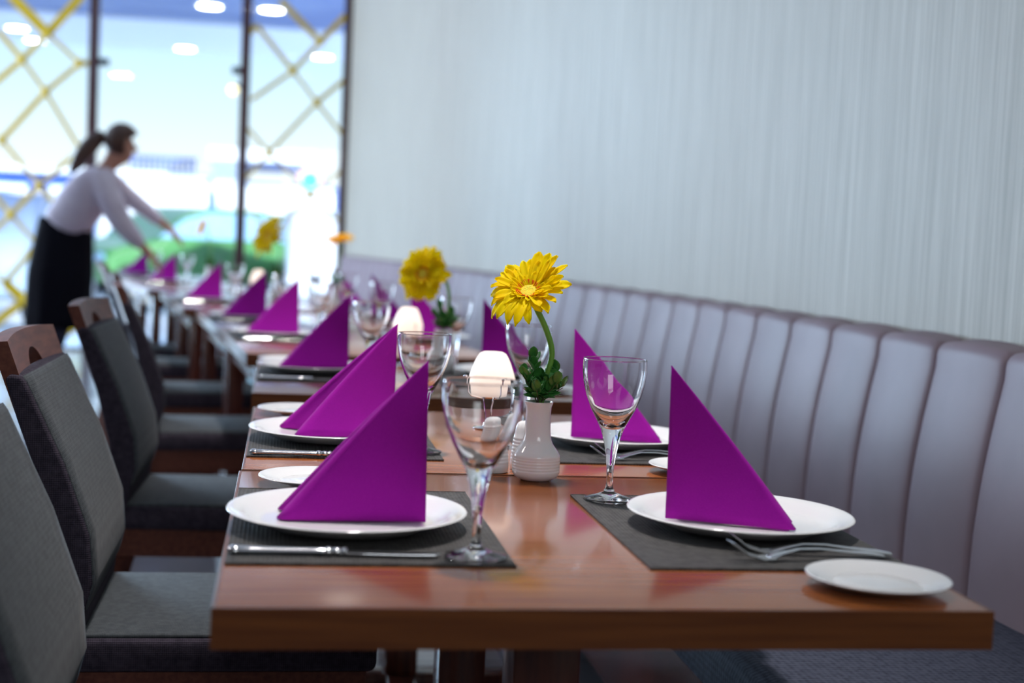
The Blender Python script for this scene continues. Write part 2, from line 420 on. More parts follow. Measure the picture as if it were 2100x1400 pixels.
Lseg = [((22, -10), (97, 68), .06), ((168, -10), (97, 68), .05), ((97, 68), (45, 122), .03), ((97, 68), (163, 130), .022), ((-5, 62), (45, 122), .03),
        ((45, 122), (-40, 195), .032), ((45, 122), (93, 188), .022), ((163, 130), (93, 188), .026), ((163, 130), (195, 128), .03), ((93, 188), (3, 287), .03), ((93, 188), (165, 308), .022),
        ((3, 287), (80, 380), .022), ((165, 308), (80, 380), .026), ((165, 308), (200, 290), .026), ((80, 380), (22, 440), .03), ((80, 380), (130, 440), .026), ((22, 440), (-30, 380), .026),
        ((22, 440), (-40, 500), .026), ((22, 440), (75, 500), .022), ((75, 500), (130, 440), .026), ((130, 440), (200, 520), .022), ((75, 500), (10, 580), .03), ((75, 500), (150, 590), .026),
        ((10, 580), (-40, 540), .026), ((10, 580), (50, 615), .06), ((150, 590), (50, 615), .06), ((50, 615), (-20, 670), .05), ((50, 615), (110, 700), .06), ((110, 700), (190, 640), .05)]
lattice(wins[0], Lseg, [(97, 68), (45, 122), (163, 130), (93, 188), (3, 287), (165, 308), (80, 380), (22, 440), (75, 500), (50, 615), (110, 700)], -4.55, -1.76, 0.035)
Rseg = [((657, 85), (710, 30), .035), ((657, 85), (575, 0), .035), ((657, 85), (601, 145), .026), ((601, 145), (515, 205), .022), ((601, 145), (525, 50), .026), ((525, 50), (515, 70), .026),
        ((601, 145), (650, 210), .018), ((650, 210), (710, 160), .026), ((650, 210), (552, 313), .022), ((650, 210), (705, 280), .020), ((552, 313), (508, 262), .018), ((552, 313), (505, 365), .018),
        ((552, 313), (636, 398), .018), ((636, 398), (705, 345), .018), ((636, 398), (560, 480), .018), ((636, 398), (700, 460), .018), ((560, 480), (510, 430), .018)]
lattice(wins[2], Rseg, [(657, 85), (601, 145), (650, 210), (552, 313), (636, 398)], -0.37, XE - 0.06, 0.034)

# ceiling lamps of the dining room
lamp = empty('ceiling_lamp')
MB().lathe([(0.11, 0), (0.13, 0), (0.135, -0.012), (0.12, -0.014), (0.11, -0.006)], 32).build('rim', 'chrome', lamp)
MB().lathe([(0, -0.004), (0.11, -0.004), (0.11, -0.001), (0, -0.001)], 32).build('diffuser', 'lamp_face', lamp)
LP = First(lamp)
spots_in = [(0.22, 2.1), (0.20, 4.2), (-0.05, 6.4), (-0.5, 8.8), (-2.6, 3.2)]
for i, (x, y) in enumerate(spots_in):
    LP.place((x, y, 3.5), label='round recessed ceiling lamp above the dining room', cat='ceiling lamp', group='recessed ceiling lamps')
    d = bpy.data.lights.new('lamp_light', 'SPOT'); d.energy = (240, 230, 200, 140, 60)[i]; d.spot_size = rad(43); d.spot_blend = 0.9; d.shadow_soft_size = 0.10; d.color = (1.0, 0.93, 0.90)
    o = bpy.data.objects.new('lamp_light', d); C.objects.link(o); o.location = (x, y, 3.46)
    if x < -2: area('lamp_glow', (x, y, 3.44), (x, y, 0), 0.28, 0.28, 22, (1.0, 0.88, 0.80))


# ------------------------------------------------------------------ the banquette along the wall
def profile_back(u):
    """u 0..1 across one channel -> list of (distance off the wall, z)"""
    p = (math.sin(PI * min(max(u, 0), 1))) ** 0.40
    q = 0.015 * p
    pts = [(0.004, 0.925 + 0.3 * q), (0.025, 0.930 + 0.9 * q), (0.050, 0.924 + q)]
    r = 0.026
    for k in range(5):
        a = PI / 2 * k / 4
        pts.append((0.052 + q * 0.9 + r * math.sin(a), 0.900 + q * 0.8 + r * math.cos(a)))
    z0, z1 = 0.88, 0.44
    for k in range(9):
        t = k / 8
        pts.append((0.0785 + q * (1 + 0.2 * math.sin(PI * t)) + 0.045 * t + 0.012 * math.sin(PI * t), z0 + (z1 - z0) * t))
    return pts


bench = empty('banquette', (wall_x(3), 3, 0), label='long channel-tufted leather banquette with a dark fabric seat along the wall', cat='bench')
PW = 0.276; Y0B = 2.39 - 6 * PW
rows = []
y = Y0B
npan = int((YW - 0.35 - Y0B) / PW)
for i in range(npan):
    for u in (0, .025, .07, .15, .3, .5, .7, .85, .93, .975):
        rows.append((Y0B + (i + u) * PW, u))
rows.append((Y0B + npan * PW, 1.0))
P = []
for (yy, u) in rows:
    s_ = wall_slope(yy); n_ = Vector((-1, s_, 0)).normalized(); base = Vector((wall_x(yy), yy, 0))
    P.append([(base + n_ * d + Vector((0, 0, z))) for d, z in profile_back(u)])
off = Vector((wall_x(3), 3, 0))
MB().grid([[tuple(p - off) for p in r_] for r_ in P]).build('backrest', 'leather', bench, angle=70)


def strip(d0, d1, z0, z1, ya, yb, rnd=0.0):
    mb = MB(); rows_ = []
    yy = ya
    while yy <= yb + 1e-6:
        s_ = wall_slope(yy); n_ = Vector((-1, s_, 0)).normalized(); b0 = Vector((wall_x(yy), yy, 0)) - off
        pr = [(d0, z0), (d0, z1), (d1 - rnd, z1), (d1 - rnd * 0.3, z1 - rnd * 0.3), (d1, z1 - rnd), (d1, z0)]
        rows_.append([tuple(b0 + n_ * d + Vector((0, 0, z))) for d, z in pr]); yy += 0.25
    mb.grid(rows_, closed=True)
    n = len(rows_[0]); mb.f.append(tuple(range(n))); mb.f.append(tuple(range(len(mb.v) - n, len(mb.v)))[::-1])
    return mb


ya = Y0B
for k in range(6):
    strip(0.10, 0.68, 0.39, 0.475, ya + 0.003, ya + 1.997, 0.03).build('seat_cushion', 'bench_seat', bench, angle=50); ya += 2.0
strip(0.05, 0.62, 0.10, 0.385, Y0B, Y0B + 12, 0.0).build('seat_base', 'wood_dark', bench, smooth=False)


# ------------------------------------------------------------------ tables
TW = 0.742


def make_table(length, pedestal):
    t = empty('dining_table')
    MB().box(0.003, TW - 0.003, 0.003, length - 0.003, 0.712, 0.75, 0.001).build('tabletop', 'wood', t)
    edge_strip = MB(); o_ = [(0, 0), (TW, 0), (TW, length), (0, length)]; i_ = [(0.0032, 0.0032), (TW - 0.0032, 0.0032), (TW - 0.0032, length - 0.0032), (0.0032, length - 0.0032)]
    edge_strip.grid([[(x, y, 0.7125) for x, y in o_], [(x, y, 0.7493) for x, y in o_], [(x * 0.9985 + TW * 0.00075, y * 0.9985 + length * 0.00075, 0.7502) for x, y in o_], [(x, y, 0.7502) for x, y in i_], [(x, y, 0.7125) for x, y in i_], [(x, y, 0.7125) for x, y in o_]], closed=True)
    edge_strip.build('edge_shade_strip', 'wood_edge_shade', t, smooth=False)  # thin strip added round the top to carry the painted edge shade
    if pedestal:
        MB().box(TW / 2 - 0.04, TW / 2 + 0.04, length / 2 - 0.04, length / 2 + 0.04, 0.03, 0.69, 0.004).build('pedestal', 'wood_dark', t)
        MB().box(TW / 2 - 0.2, TW / 2 + 0.2, length / 2 - 0.2, length / 2 + 0.2, 0.69, 0.7115, 0.003).build('support_plate', 'wood_dark', t)
        b_ = MB(); b_.box(TW / 2 - 0.27, TW / 2 + 0.27, length / 2 - 0.035, length / 2 + 0.035, 0, 0.03, 0.004); b_.box(TW / 2 - 0.035, TW / 2 + 0.035, length / 2 - 0.27, length / 2 + 0.27, 0.001, 0.0301, 0.004)
        b_.build('foot_cross', 'wood_dark', t)
    else:
        ap = MB(); ap.box(0.05, TW - 0.05, 0.04, 0.06, 0.65, 0.7115); ap.box(0.05, TW - 0.05, length - 0.06, length - 0.04, 0.65, 0.7115)
        ap.box(0.04, 0.06, 0.04, length - 0.04, 0.65, 0.7115); ap.box(TW - 0.06, TW - 0.04, 0.04, length - 0.04, 0.65, 0.7115)
        ap.build('apron', 'wood_dark', t, smooth=False)
        for x in (0.03, TW - 0.085):
            for yy in (0.03, length - 0.085):
                MB().box(x, x + 0.055, yy, yy + 0.055, 0, 0.7115, 0.004).build('leg', 'wood_dark', t)
    return t


ord_ = ['nearest the camera', 'second in the row, pushed against the nearest one', 'third in the row, just past the first gap', 'fourth in the row behind the third napkin',
        'fifth in the row', 'sixth in the row, under the flower at the window edge', 'seventh in the row', 'eighth in the row beside the waitress', 'ninth in the row by her hands', 'last in the row by the window']
# (front left x, y, rotation in degrees, length, pedestal)
TB = [(-0.055, 1.262, 0.0, 0.750, 1), (-0.052, 2.022, 0.0, 0.750, 1), (-0.062, 3.02, 0.0, 0.83, 1), (-0.100, 4.03, 6.8, 1.06, 0), (-0.228, 5.10, 7.6, 1.06, 0),
      (-0.43, 6.31, 8.0, 0.83, 0), (-0.548, 7.14, 8.5, 0.83, 0), (-0.755, 8.12, 11.5, 0.83, 0), (-0.925, 8.955, 11.5, 0.83, 0), (-1.12, 9.98, 9.0, 1.0, 0)]
pt = {}
tables = []
for i, (x, y, a, ln, pd) in enumerate(TB):
    key = (ln, pd)
    if key not in pt: pt[key] = First(make_table(ln, pd))
    o = pt[key].place((x, y, 0), rad(a), label='polished reddish wooden dining table, ' + ord_[i], cat='table', group='dining tables in a row')
    tables.append(o)


def TL(i, u, v, z=0.0):
    x, y, a, ln, pd = TB[i]; a = rad(a)
    return (x + u * math.cos(a) - v * math.sin(a), y + u * math.sin(a) + v * math.cos(a), z)


ZT = 0.7503
# ------------------------------------------------------------------ tableware prototypes
# placemat
_m = MB()
nx, ny = 30, 44
_m.box(-0.148, 0.148, -0.215, 0.215, 0, 0.0022)
mat_o = _m.build('placemat', 'mat', smooth=False)
for yy in (-0.2135, 0.2135):
    MB().tube([(-0.148, yy, 0.0018), (0.148, yy, 0.0018)], 0.0014, 6).build('stitched_edge', 'mat', mat_o)
PM = First(mat_o)


def plate_profile(r, h, well):
    return [(0, 0.003), (well * 0.55, 0.003), (well * 0.60, 0.0), (well * 0.66, 0.0), (well * 0.72, 0.003), (well, h * 0.28), (r * 0.86, h * 0.66), (r * 0.985, h * 0.94), (r, h), (r * 0.992, h * 1.06),
            (r * 0.975, h * 1.06), (r * 0.86, h * 0.88), (well * 1.06, h * 0.50), (well * 0.98, h * 0.36), (well * 0.93, 0.0068), (well * 0.5, 0.0062), (0, 0.006)]


PLATE = First(MB().lathe(plate_profile(0.137, 0.020, 0.102), 72).build('dinner_plate', 'china', angle=60))
SIDE = First(MB().lathe(plate_profile(0.073, 0.013, 0.045), 56).build('side_plate', 'china', angle=60))

# wine glass
gp = [(0, 0.001), (0.020, 0.0005), (0.0325, 0.0), (0.0335, 0.001), (0.032, 0.0028), (0.018, 0.0062), (0.0085, 0.0105), (0.0050, 0.016), (0.0043, 0.026), (0.0048, 0.042), (0.0066, 0.058), (0.0092, 0.072), (0.0118, 0.083),
      (0.0150, 0.093), (0.0215, 0.106), (0.0295, 0.121), (0.0362, 0.138), (0.0402, 0.154), (0.0422, 0.168), (0.0425, 0.178), (0.0421, 0.1850), (0.04205, 0.1860), (0.0419, 0.1864), (0.0416, 0.1866), (0.0413, 0.1864), (0.04115, 0.1860), (0.0412, 0.1850), (0.0416, 0.178), (0.0413, 0.168), (0.0393, 0.154), (0.0352, 0.1385),
      (0.0282, 0.1225), (0.0200, 0.109), (0.0125, 0.1005), (0.0060, 0.0965), (0, 0.0955)]
GLASS = First(MB().lathe(gp, 72).build('wine_glass', 'glass', angle=80))


# napkins folded into standing peaks; corner edge at the origin, opening towards +x (right) or -x (left)
def make_napkin(w, gap, lobe1, lobe2, h=0.184, lean=0.0, w2=0.95):
    """base curve: near leaf out to w, round soft fold, back in, second leaf, back to the corner"""
    base = []
    def leaf(y0, y1, tip, open0, open1):
        n = 14
        for k in range(n + 1):
            t = k / n; base.append((tip * t, y0 + (y1 - y0) * t))
        r = open1
        for k in range(1, 8):
            a = -PI / 2 + PI * k / 8; base.append((tip + r * math.cos(a) * 0.9 - r * 0.0, y1 + r + r * math.sin(a)))
        for k in range(n + 1):
            t = 1 - k / n; base.append((tip * (0.30 + 0.70 * t), y1 + 2 * r + (y0 + 0.004 - y1 - 2 * r) * (1 - t) * 0.8))
    leaf(0.0, -0.004, w, 0.002, lobe1)
    y2 = gap
    n = 10
    start = base[-1]
    xs = 0.30 * w
    for k in range(1, n + 1):
        t = k / n; base.append((xs + (w * w2 - xs) * t, start[1] + (y2 - lobe2 - start[1]) * t))
    for k in range(1, 10):
        a = -PI / 2 + PI * k / 10; base.append((w * w2 + lobe2 * math.cos(a), y2 + lobe2 * math.sin(a)))
    for k in range(15):
        t = k / 14; base.append((w * w2 * (1 - t), y2 + lobe2 + (gap * 0.55 - y2 - lobe2) * t))
    ax, ay = lean, gap * 0.25
    Pn = []
    H = 16
    for i in range(H + 1):
        t = i / H; s_ = 1 - t
        row = []
        for (x, y_) in base:
            sag = 0.0035 * math.sin(PI * t) * (1 if y_ < gap * 0.5 else -1)
            row.append((ax * t + x * s_ + 0.003 * math.sin(PI * t) * (x / w), ay * t + y_ * s_ + sag * 0.5, h * t + 0.0004 * s_))
        Pn.append(row)
    o = MB().grid(Pn).build('napkin', 'napkin', angle=60)
    md = o.modifiers.new('thickness', 'SOLIDIFY'); md.thickness = 0.0016; md.offset = 0
    return o


def mirror_x(o):
    for v in o.data.vertices: v.co.x = -v.co.x
    bm = bmesh.new(); bm.from_mesh(o.data); bmesh.ops.reverse_faces(bm, faces=bm.faces[:]); bm.to_mesh(o.data); bm.free()
    return o


NAPL = First(mirror_x(make_napkin(0.157, 0.062, 0.013, 0.009, lean=0.003, w2=1.02)))      # opens to the left
NAPL_LOOSE = First(mirror_x(make_napkin(0.146, 0.100, 0.014, 0.014, lean=-0.002, w2=1.17)))
NAPR = First(make_napkin(0.149, 0.050, 0.007, 0.006, lean=-0.004))               # opens to the right

# knife, blade towards +x
k_ = empty('table_knife')
pts = [(-0.105 + 0.0103 * i, 0, 0.0045) for i in range(11)]
MB().tube(pts, [0.0055, 0.0078, 0.0070, 0.0066, 0.0064, 0.0063, 0.0062, 0.0062, 0.0064, 0.0070, 0.0055], 12, flat=0.55).build('handle', 'steel', k_)
MB().tube([(x, 0, 0.0047) for x in (-0.010, -0.007, -0.004, -0.001, 0.002, 0.005, 0.008, 0.011, 0.014)], [0.0055, 0.0078, 0.0078, 0.0055, 0.0068, 0.0068, 0.0052, 0.0074, 0.0060], 14, flat=0.6).build('collar', 'steel', k_)
MB().tube([(x, 0, 0.0047) for x in (-0.108, -0.105, -0.101, -0.097, -0.094)], [0.0040, 0.0070, 0.0080, 0.0070, 0.0052], 14, flat=0.6).build('pommel', 'steel', k_)
bl = [(0.005, -0.006), (0.03, -0.0085), (0.08, -0.0095), (0.105, -0.008), (0.112, -0.002), (0.108, 0.004), (0.09, 0.006), (0.005, 0.006)]
MB().prism(bl, 0.0028, 0.0043, 'XY').build('blade', 'steel', k_, smooth=False, bevel=0.0005)
KNIFE = First(k_)

# fork, tines towards -x
f_ = empty('table_fork')
hp = [(0.095, 0.0045), (0.080, 0.0065), (0.05, 0.009), (0.02, 0.0125), (-0.005, 0.0125), (-0.025, 0.008), (-0.04, 0.0035)]
MB().tube([(x, 0, z) for x, z in hp], [0.0075, 0.0085, 0.006, 0.0042, 0.0036, 0.006, 0.011], 12, flat=0.22, upv=(0, 0, 1)).build('handle', 'steel', f_)
for k in range(4):
    yy = (k - 1.5) * 0.0062
    MB().tube([(-0.036, yy, 0.0036), (-0.050, yy, 0.0030), (-0.068, yy, 0.0085), (-0.086, yy * 0.95, 0.0215)], [0.0022, 0.0019, 0.0017, 0.0010], 8, flat=0.6, upv=(0, 0, 1)).build('tine', 'steel', f_)
FORK = First(f_)

# vase
vp = [(0, 0.0015), (0.018, 0.0015), (0.0215, 0.0), (0.0245, 0.0012), (0.0310, 0.0052), (0.0338, 0.0100)]
for i in range(5):
    z = 0.0115 + i * 0.0042
    vp += [(0.0340, z), (0.03445, z + 0.0012), (0.03445, z + 0.0024), (0.0340, z + 0.0036)]
vp += [(0.0343, 0.0330), (0.0335, 0.0365), (0.0305, 0.0415), (0.0262, 0.0470), (0.0228, 0.0520), (0.0203, 0.0580), (0.0188, 0.0650), (0.0180, 0.080), (0.0178, 0.095), (0.0184, 0.1045), (0.0203, 0.1095), (0.0205, 0.1120), (0.0188, 0.1122), (0.0165, 0.1060), (0.0155, 0.09), (0.017, 0.06), (0.028, 0.035), (0.030, 0.010), (0, 0.005)]
VASE = First(MB().lathe(vp, 64, flute=(32, 34, 0.010)).build('bud_vase', 'china', angle=60))

# shaker
spf = [(0, 0.0), (0.019, 0.0), (0.0215, 0.002), (0.0215, 0.012)]
for i in range(7):
    z = 0.014 + i * 0.0052; r = 0.0210 - i * 0.0006
    spf += [(r, z), (r + 0.0006, z + 0.0015), (r, z + 0.0035)]
spf += [(0.0160, 0.056), (0.0155, 0.062), (0.0130, 0.069), (0.0070, 0.0725), (0, 0.073)]
s_ = empty('shaker')
MB().lathe(spf, 40).build('body', 'china', s_, angle=60)
hb = MB()
for k in range(5):
    a = 2 * PI * k / 5; hb.sphere((0.005 * math.cos(a), 0.005 * math.sin(a), 0.0722), 0.0009, n=8)
hb.build('shaker_holes', 'black', s_)
SHAKER = First(s_)

# candle lamp: clear foot, chrome wire stand, frosted glass dome with a burning candle
l_ = empty('candle_lamp')
MB().lathe([(0, 0), (0.030, 0), (0.034, 0.002), (0.034, 0.005), (0.012, 0.010), (0.009, 0.022), (0.0, 0.022)], 40).build('foot', 'chrome', l_)
for k in range(3):
    a = 2 * PI * k / 3 + 0.5
    ca, sa = math.cos(a), math.sin(a)
    MB().tube([(0.006 * ca, 0.006 * sa, 0.018), (0.009 * ca, 0.009 * sa, 0.06), (0.013 * ca, 0.013 * sa, 0.079), (0.036 * ca, 0.036 * sa, 0.083), (0.0435 * ca, 0.0435 * sa, 0.090), (0.0435 * ca, 0.0435 * sa, 0.113)], 0.0013, 8).build('wire_leg', 'chrome', l_)
    MB().sphere((0.0435 * ca, 0.0435 * sa, 0.1145), 0.0032, n=10).build('wire_ball', 'chrome', l_)
MB().lathe([(0.0, 0.081), (0.014, 0.080), (0.016, 0.084), (0.0, 0.086)], 24).build('candle_cup', 'chrome', l_)
MB().lathe([(0.0, 0.0862), (0.011, 0.0862), (0.011, 0.100), (0.0, 0.1005)], 24).build('candle', 'wax', l_)
MB().sphere((0, 0, 0.108), 0.0045, 1, 1, 1.7, 12).build('flame', 'flame', l_)
sh = MB().lathe([(0.0365, 0.085), (0.0384, 0.095), (0.0392, 0.105), (0.0380, 0.114), (0.0345, 0.126), (0.0297, 0.139), (0.0255, 0.148), (0.0215, 0.1542), (0.0160, 0.1570), (0.0, 0.1576)], 56)
so = sh.build('shade', 'shade', l_, angle=80)
md = so.modifiers.new('thickness', 'SOLIDIFY'); md.thickness = 0.002; md.offset = -1
LAMP = First(l_)


def shade_material():
    m = M['shade']; nt = m.node_tree; N, L = nt.nodes, nt.links
    b = N['Principled BSDF']; out = [n for n in N if n.type == 'OUTPUT_MATERIAL'][0]
    t = N.new('ShaderNodeBsdfTranslucent'); t.inputs[0].default_value = (1.0, 0.93, 0.88, 1)
    x = N.new('ShaderNodeMixShader'); x.inputs[0].default_value = 0.45
    L.new(b.outputs[0], x.inputs[1]); L.new(t.outputs[0], x.inputs[2]); L.new(x.outputs[0], out.inputs[0])


shade_material()


# ------------------------------------------------------------------ flowers and greenery
def petal_mesh(L_, W_, curl, cup, rnd):
    P = []
    n = 9
    for i in range(n + 1):
        t = i / n
        w = W_ * (0.30 + 0.70 * math.sin(PI * min(1, 0.12 + t * 0.62)) ** 0.8) * (1 - max(0, (t - 0.80) / 0.20) ** 2.2 * 0.80)
        a = curl * t * t
        x = L_ * (t * math.cos(a * 0.5)); z = L_ * t * math.sin(a * 0.5 + 0.02)
        row = []
        for j in range(7):
            s_ = j / 3 - 1
            row.append((x - (0.0012 if j == 3 and i == n else 0), s_ * w, z + cup * W_ * (s_ * s_) * 0.6 - 0.0006 * math.cos(s_ * PI * 1.5)))
        P.append(row)
    return P


def make_gerbera(base, path, nrm, spec, scale=1.0, colour='petal', roll=0.0, **k):
    """path: stem points relative to base; nrm: the way the flower faces; spec: list of rings (count, r0, L, W, elev, curl)"""
    root = empty('gerbera', base, **k)
    pts = [Vector(p) for p in path]
    fine = []
    for i in range(len(pts) - 1):
        p0 = pts[max(i - 1, 0)]; p1 = pts[i]; p2 = pts[i + 1]; p3 = pts[min(i + 2, len(pts) - 1)]
        for q in range(6):
            t = q / 6
            fine.append(0.5 * ((2 * p1) + (-p0 + p2) * t + (2 * p0 - 5 * p1 + 4 * p2 - p3) * t * t + (-p0 + 3 * p1 - 3 * p2 + p3) * t ** 3))
    fine.append(pts[-1])
    MB().tube(fine, [0.0042] * (len(fine) - 2) + [0.0042, 0.0050], 12).build('stem', 'stem', root)
    q = Vector(nrm).normalized().to_track_quat('Z', 'Y').to_matrix().to_4x4()
    head = Matrix.Translation(pts[-1]) @ q @ Matrix.Rotation(roll, 4, 'Z') @ Matrix.Scale(scale, 4)
    MB().add([(head @ Vector(v)) for v in MB().lathe([(0, -0.012), (0.006, -0.010), (0.013, -0.003), (0.014, 0.001), (0, 0.001)], 20).v], MB().lathe([(0, -0.012), (0.006, -0.010), (0.013, -0.003), (0.014, 0.001), (0, 0.001)], 20).f).build('calyx', 'stem', root)
    t = MB().lathe([(0, 0.0045), (0.004, 0.0050), (0.009, 0.0062), (0.0125, 0.0050), (0.014, 0.001)], 28)
    MB().add([(head @ Vector(v)) for v in t.v], t.f).build('flower_disc', 'disc', root)
    fl = MB()
    for i in range(60):
        a = 2 * PI * i / 60 + R.uniform(-.05, .05); r = R.uniform(0.0115, 0.0165)
        c = Vector((r * math.cos(a), r * math.sin(a), 0.0045)); e = c + Vector((0.004 * math.cos(a), 0.004 * math.sin(a), 0.0055 + R.uniform(-.001, .001)))
        tt = MB().tube([c, e], [0.0011, 0.0007], 6); fl.add([(head @ Vector(v)) for v in tt.v], tt.f)
    fl.build('florets', 'floret', root)
    for (cnt, r0, L_, W_, el, curl, jit) in spec:
        for i in range(cnt):
            a = 2 * PI * (i + R.uniform(-.28, .28) * jit) / cnt + r0 * 30
            dw = (q @ Matrix.Rotation(roll, 4, 'Z')) @ Vector((math.cos(a), math.sin(a), 0))
            l = (L_(dw) if callable(L_) else L_) * R.uniform(1 - .16 * jit, 1 + .10 * jit)
            e2 = el(dw) if callable(el) else el
            c2 = curl(dw) if callable(curl) else curl
            Pm = petal_mesh(l, W_ * R.uniform(.85, 1.15), c2 + R.uniform(-.25, .25) * jit, R.uniform(.2, .9), R)
            mtx = head @ Matrix.Rotation(a, 4, 'Z') @ Matrix.Translation((r0, 0, 0.001)) @ Matrix.Rotation(-(e2 + R.uniform(-.12, .12) * jit), 4, 'Y') @ Matrix.Rotation(R.uniform(-.3, .3) * jit, 4, 'X')
            pm = MB().grid([[tuple(mtx @ Vector(p)) for p in r_] for r_ in Pm]).build('petal', colour, root, angle=80)
            md = pm.modifiers.new('thickness', 'SOLIDIFY'); md.thickness = 0.0005 * scale
    return root


def make_sprig(h, seed, spread):
    rr = random.Random(seed)
    root = empty('boxwood_sprig')
    dx, dy = math.cos(spread[0]) * spread[1], math.sin(spread[0]) * spread[1]
    pts = [Vector((0, 0, -0.03)), Vector((dx * .15, dy * .15, 0.0)), Vector((dx * .5, dy * .5, h * .5)), Vector((dx, dy, h))]
    MB().tube(pts, [0.0011, 0.0011, 0.0009, 0.0005], 6).build('stem', 'twig', root)
    mb = MB()
    for i in range(24):
        t = 0.08 + 0.92 * i / 23
        seg = min(2, int(t * 3)); f = t * 3 - seg
        p = pts[seg].lerp(pts[seg + 1], min(1, f)) if seg < 3 else pts[3]
        if p.z < 0.004: p = Vector((p.x, p.y, 0.004 + rr.random() * .006))
        a = i * 2.4 + rr.uniform(-.5, .5); el = rr.uniform(0.0, 0.9) if i < 14 else 1.2
        L_ = rr.uniform(0.017, 0.023); W_ = L_ * 0.33
        mtx = Matrix.Translation(p) @ Matrix.Rotation(a, 4, 'Z') @ Matrix.Rotation(-el, 4, 'Y') @ Matrix.Rotation(rr.uniform(-.5, .5), 4, 'X')
        P = []
        for k in range(7):
            s_ = k / 6; w = W_ * math.sin(PI * min(1, .06 + s_ * .94)) ** .7
            P.append([tuple(mtx @ Vector((0.002 + L_ * s_, q * w, -0.18 * L_ * s_ * s_ + abs(q) * w * .12))) for q in (-1, -.5, 0, .5, 1)])
        mb.grid(P)
    o = mb.build('leaves', 'leaf', root)
    md = o.modifiers.new('thickness', 'SOLIDIFY'); md.thickness = 0.0004
    return root


sprigs = [First(make_sprig(h, s, sp_)) for h, s, sp_ in ((0.058, 1, (2.6, .012)), (0.036, 2, (3.3, .026)), (0.040, 3, (0.3, .024)), (0.026, 4, (5.4, .030)), (0.030, 5, (1.4, .022)), (0.018, 6, (4.4, .030)), (0.020, 8, (0.0, .034)))]
SPRIG_DIR = ['upright in the middle of', 'leaning left out of', 'leaning right out of', 'spreading forward right from', 'at the back of', 'low at the front of', 'low at the right of']

# vases with their flowers: (x, y, which, z)
VS = [(0.3625, 1.985, 'the sharp nearest white vase'), (0.400, 3.60, 'the vase on the third table'), (0.232, 6.60, 'the vase on the sixth table'), (-0.049, 7.60, 'the vase on the seventh table'), (-0.495, 9.50, 'the vase on the ninth table')]
vlab = ['glossy white bud vase with ribbed base holding the sharp yellow gerbera', 'white bud vase holding the orange-centred gerbera, behind the second lit lamp', 'white bud vase holding the gerbera seen against the window edge',
        'white bud vase holding the drooping gerbera seen between the two posts', 'white bud vase holding the farthest small orange gerbera']
for (x, y, wh), lb in zip(VS, vlab):
    VASE.place((x, y, ZT), label=lb, cat='vase', group='white bud vases on the tables')
    for sg, dn in zip(sprigs, SPRIG_DIR):
        sg.place((x, y, ZT + 0.1125), label='dark green boxwood sprig ' + dn + ' ' + wh, cat='sprig', group='boxwood sprigs in the vases')

glab = ['large sharp yellow gerbera with an orange ring, facing up left', 'golden gerbera with orange middle facing the camera, head bent over its stem', 'small blurred golden gerbera beside the window edge',
        'blurred drooping yellow gerbera between the two window posts', 'farthest blurred orange gerbera above the farthest tables']
H0 = 0.1122
make_gerbera((0.3625, 1.985, ZT), [(0.004, 0, 0.03), (0.003, 0, 0.110), (0.010, 0, 0.150), (0.0155, 0, 0.182), (0.006, 0, 0.214), (-0.012, 0.0, 0.248), (-0.022, 0.0, 0.266)], (-0.22, -0.60, 0.77),
             [(22, 0.010, lambda d: 0.046 + 0.010 * max(0, 0.5 * d.x + 0.8 * d.z) + 0.007 * max(0, -d.x - 0.4 * d.z), 0.0074, lambda d: 0.18 + 0.38 * max(0, 0.75 * d.x + 0.6 * d.z), lambda d: -0.10 - 1.25 * max(0, -0.5 * d.x - 0.85 * d.z), 1.0),
              (19, 0.009, lambda d: 0.040 + 0.006 * max(0, 0.5 * d.x + 0.8 * d.z), 0.0068, lambda d: 0.38 + 0.30 * max(0, 0.75 * d.x + 0.6 * d.z), lambda d: -0.1 - 1.0 * max(0, -0.5 * d.x - 0.85 * d.z), 1.0),
              (18, 0.008, 0.024, 0.0048, 0.62, -0.2, 1.0)],
             label=glab[0], cat='flower', group='gerberas in the vases')
make_gerbera((0.400, 3.60, ZT), [(0, 0, 0.03), (0.0, 0, 0.110), (0.012, 0, 0.16), (0.010, 0, 0.215), (-0.010, 0.0, 0.252), (-0.04, -0.01, 0.262), (-0.056, -0.02, 0.25)], (-0.62, -0.72, 0.30),
             [(26, 0.010, 0.064, 0.0100, 0.06, -0.2, 1.0), (22, 0.009, 0.050, 0.0090, 0.25, -0.2, 1.0), (14, 0.008, 0.028, 0.005, 0.6, -0.2, 1.0)], 1.05, 'petal', label=glab[1], cat='flower', group='gerberas in the vases')
make_gerbera((0.232, 6.60, ZT), [(0, 0, 0.03), (0.0, 0, 0.110), (0.010, 0, 0.2), (0.012, 0, 0.28), (0.008, 0.0, 0.322)], (-0.15, -0.25, 0.95),
             [(18, 0.010, 0.046, 0.007, 0.25, -0.3, 1.0), (14, 0.009, 0.034, 0.006, 0.5, -0.2, 1.0)], 1.3, 'petal_orange', label=glab[2], cat='flower', group='gerberas in the vases')
make_gerbera((-0.049, 7.60, ZT), [(0, 0, 0.03), (0.0, 0, 0.110), (0.020, 0, 0.2), (0.012, 0, 0.29), (-0.02, 0.0, 0.335), (-0.045, -0.01, 0.325)], (-0.75, -0.55, 0.40),
             [(20, 0.010, 0.074, 0.011, 0.10, -0.2, 1.0), (18, 0.009, 0.055, 0.010, 0.4, -0.2, 1.0)], 1.5, 'petal', label=glab[3], cat='flower', group='gerberas in the vases')
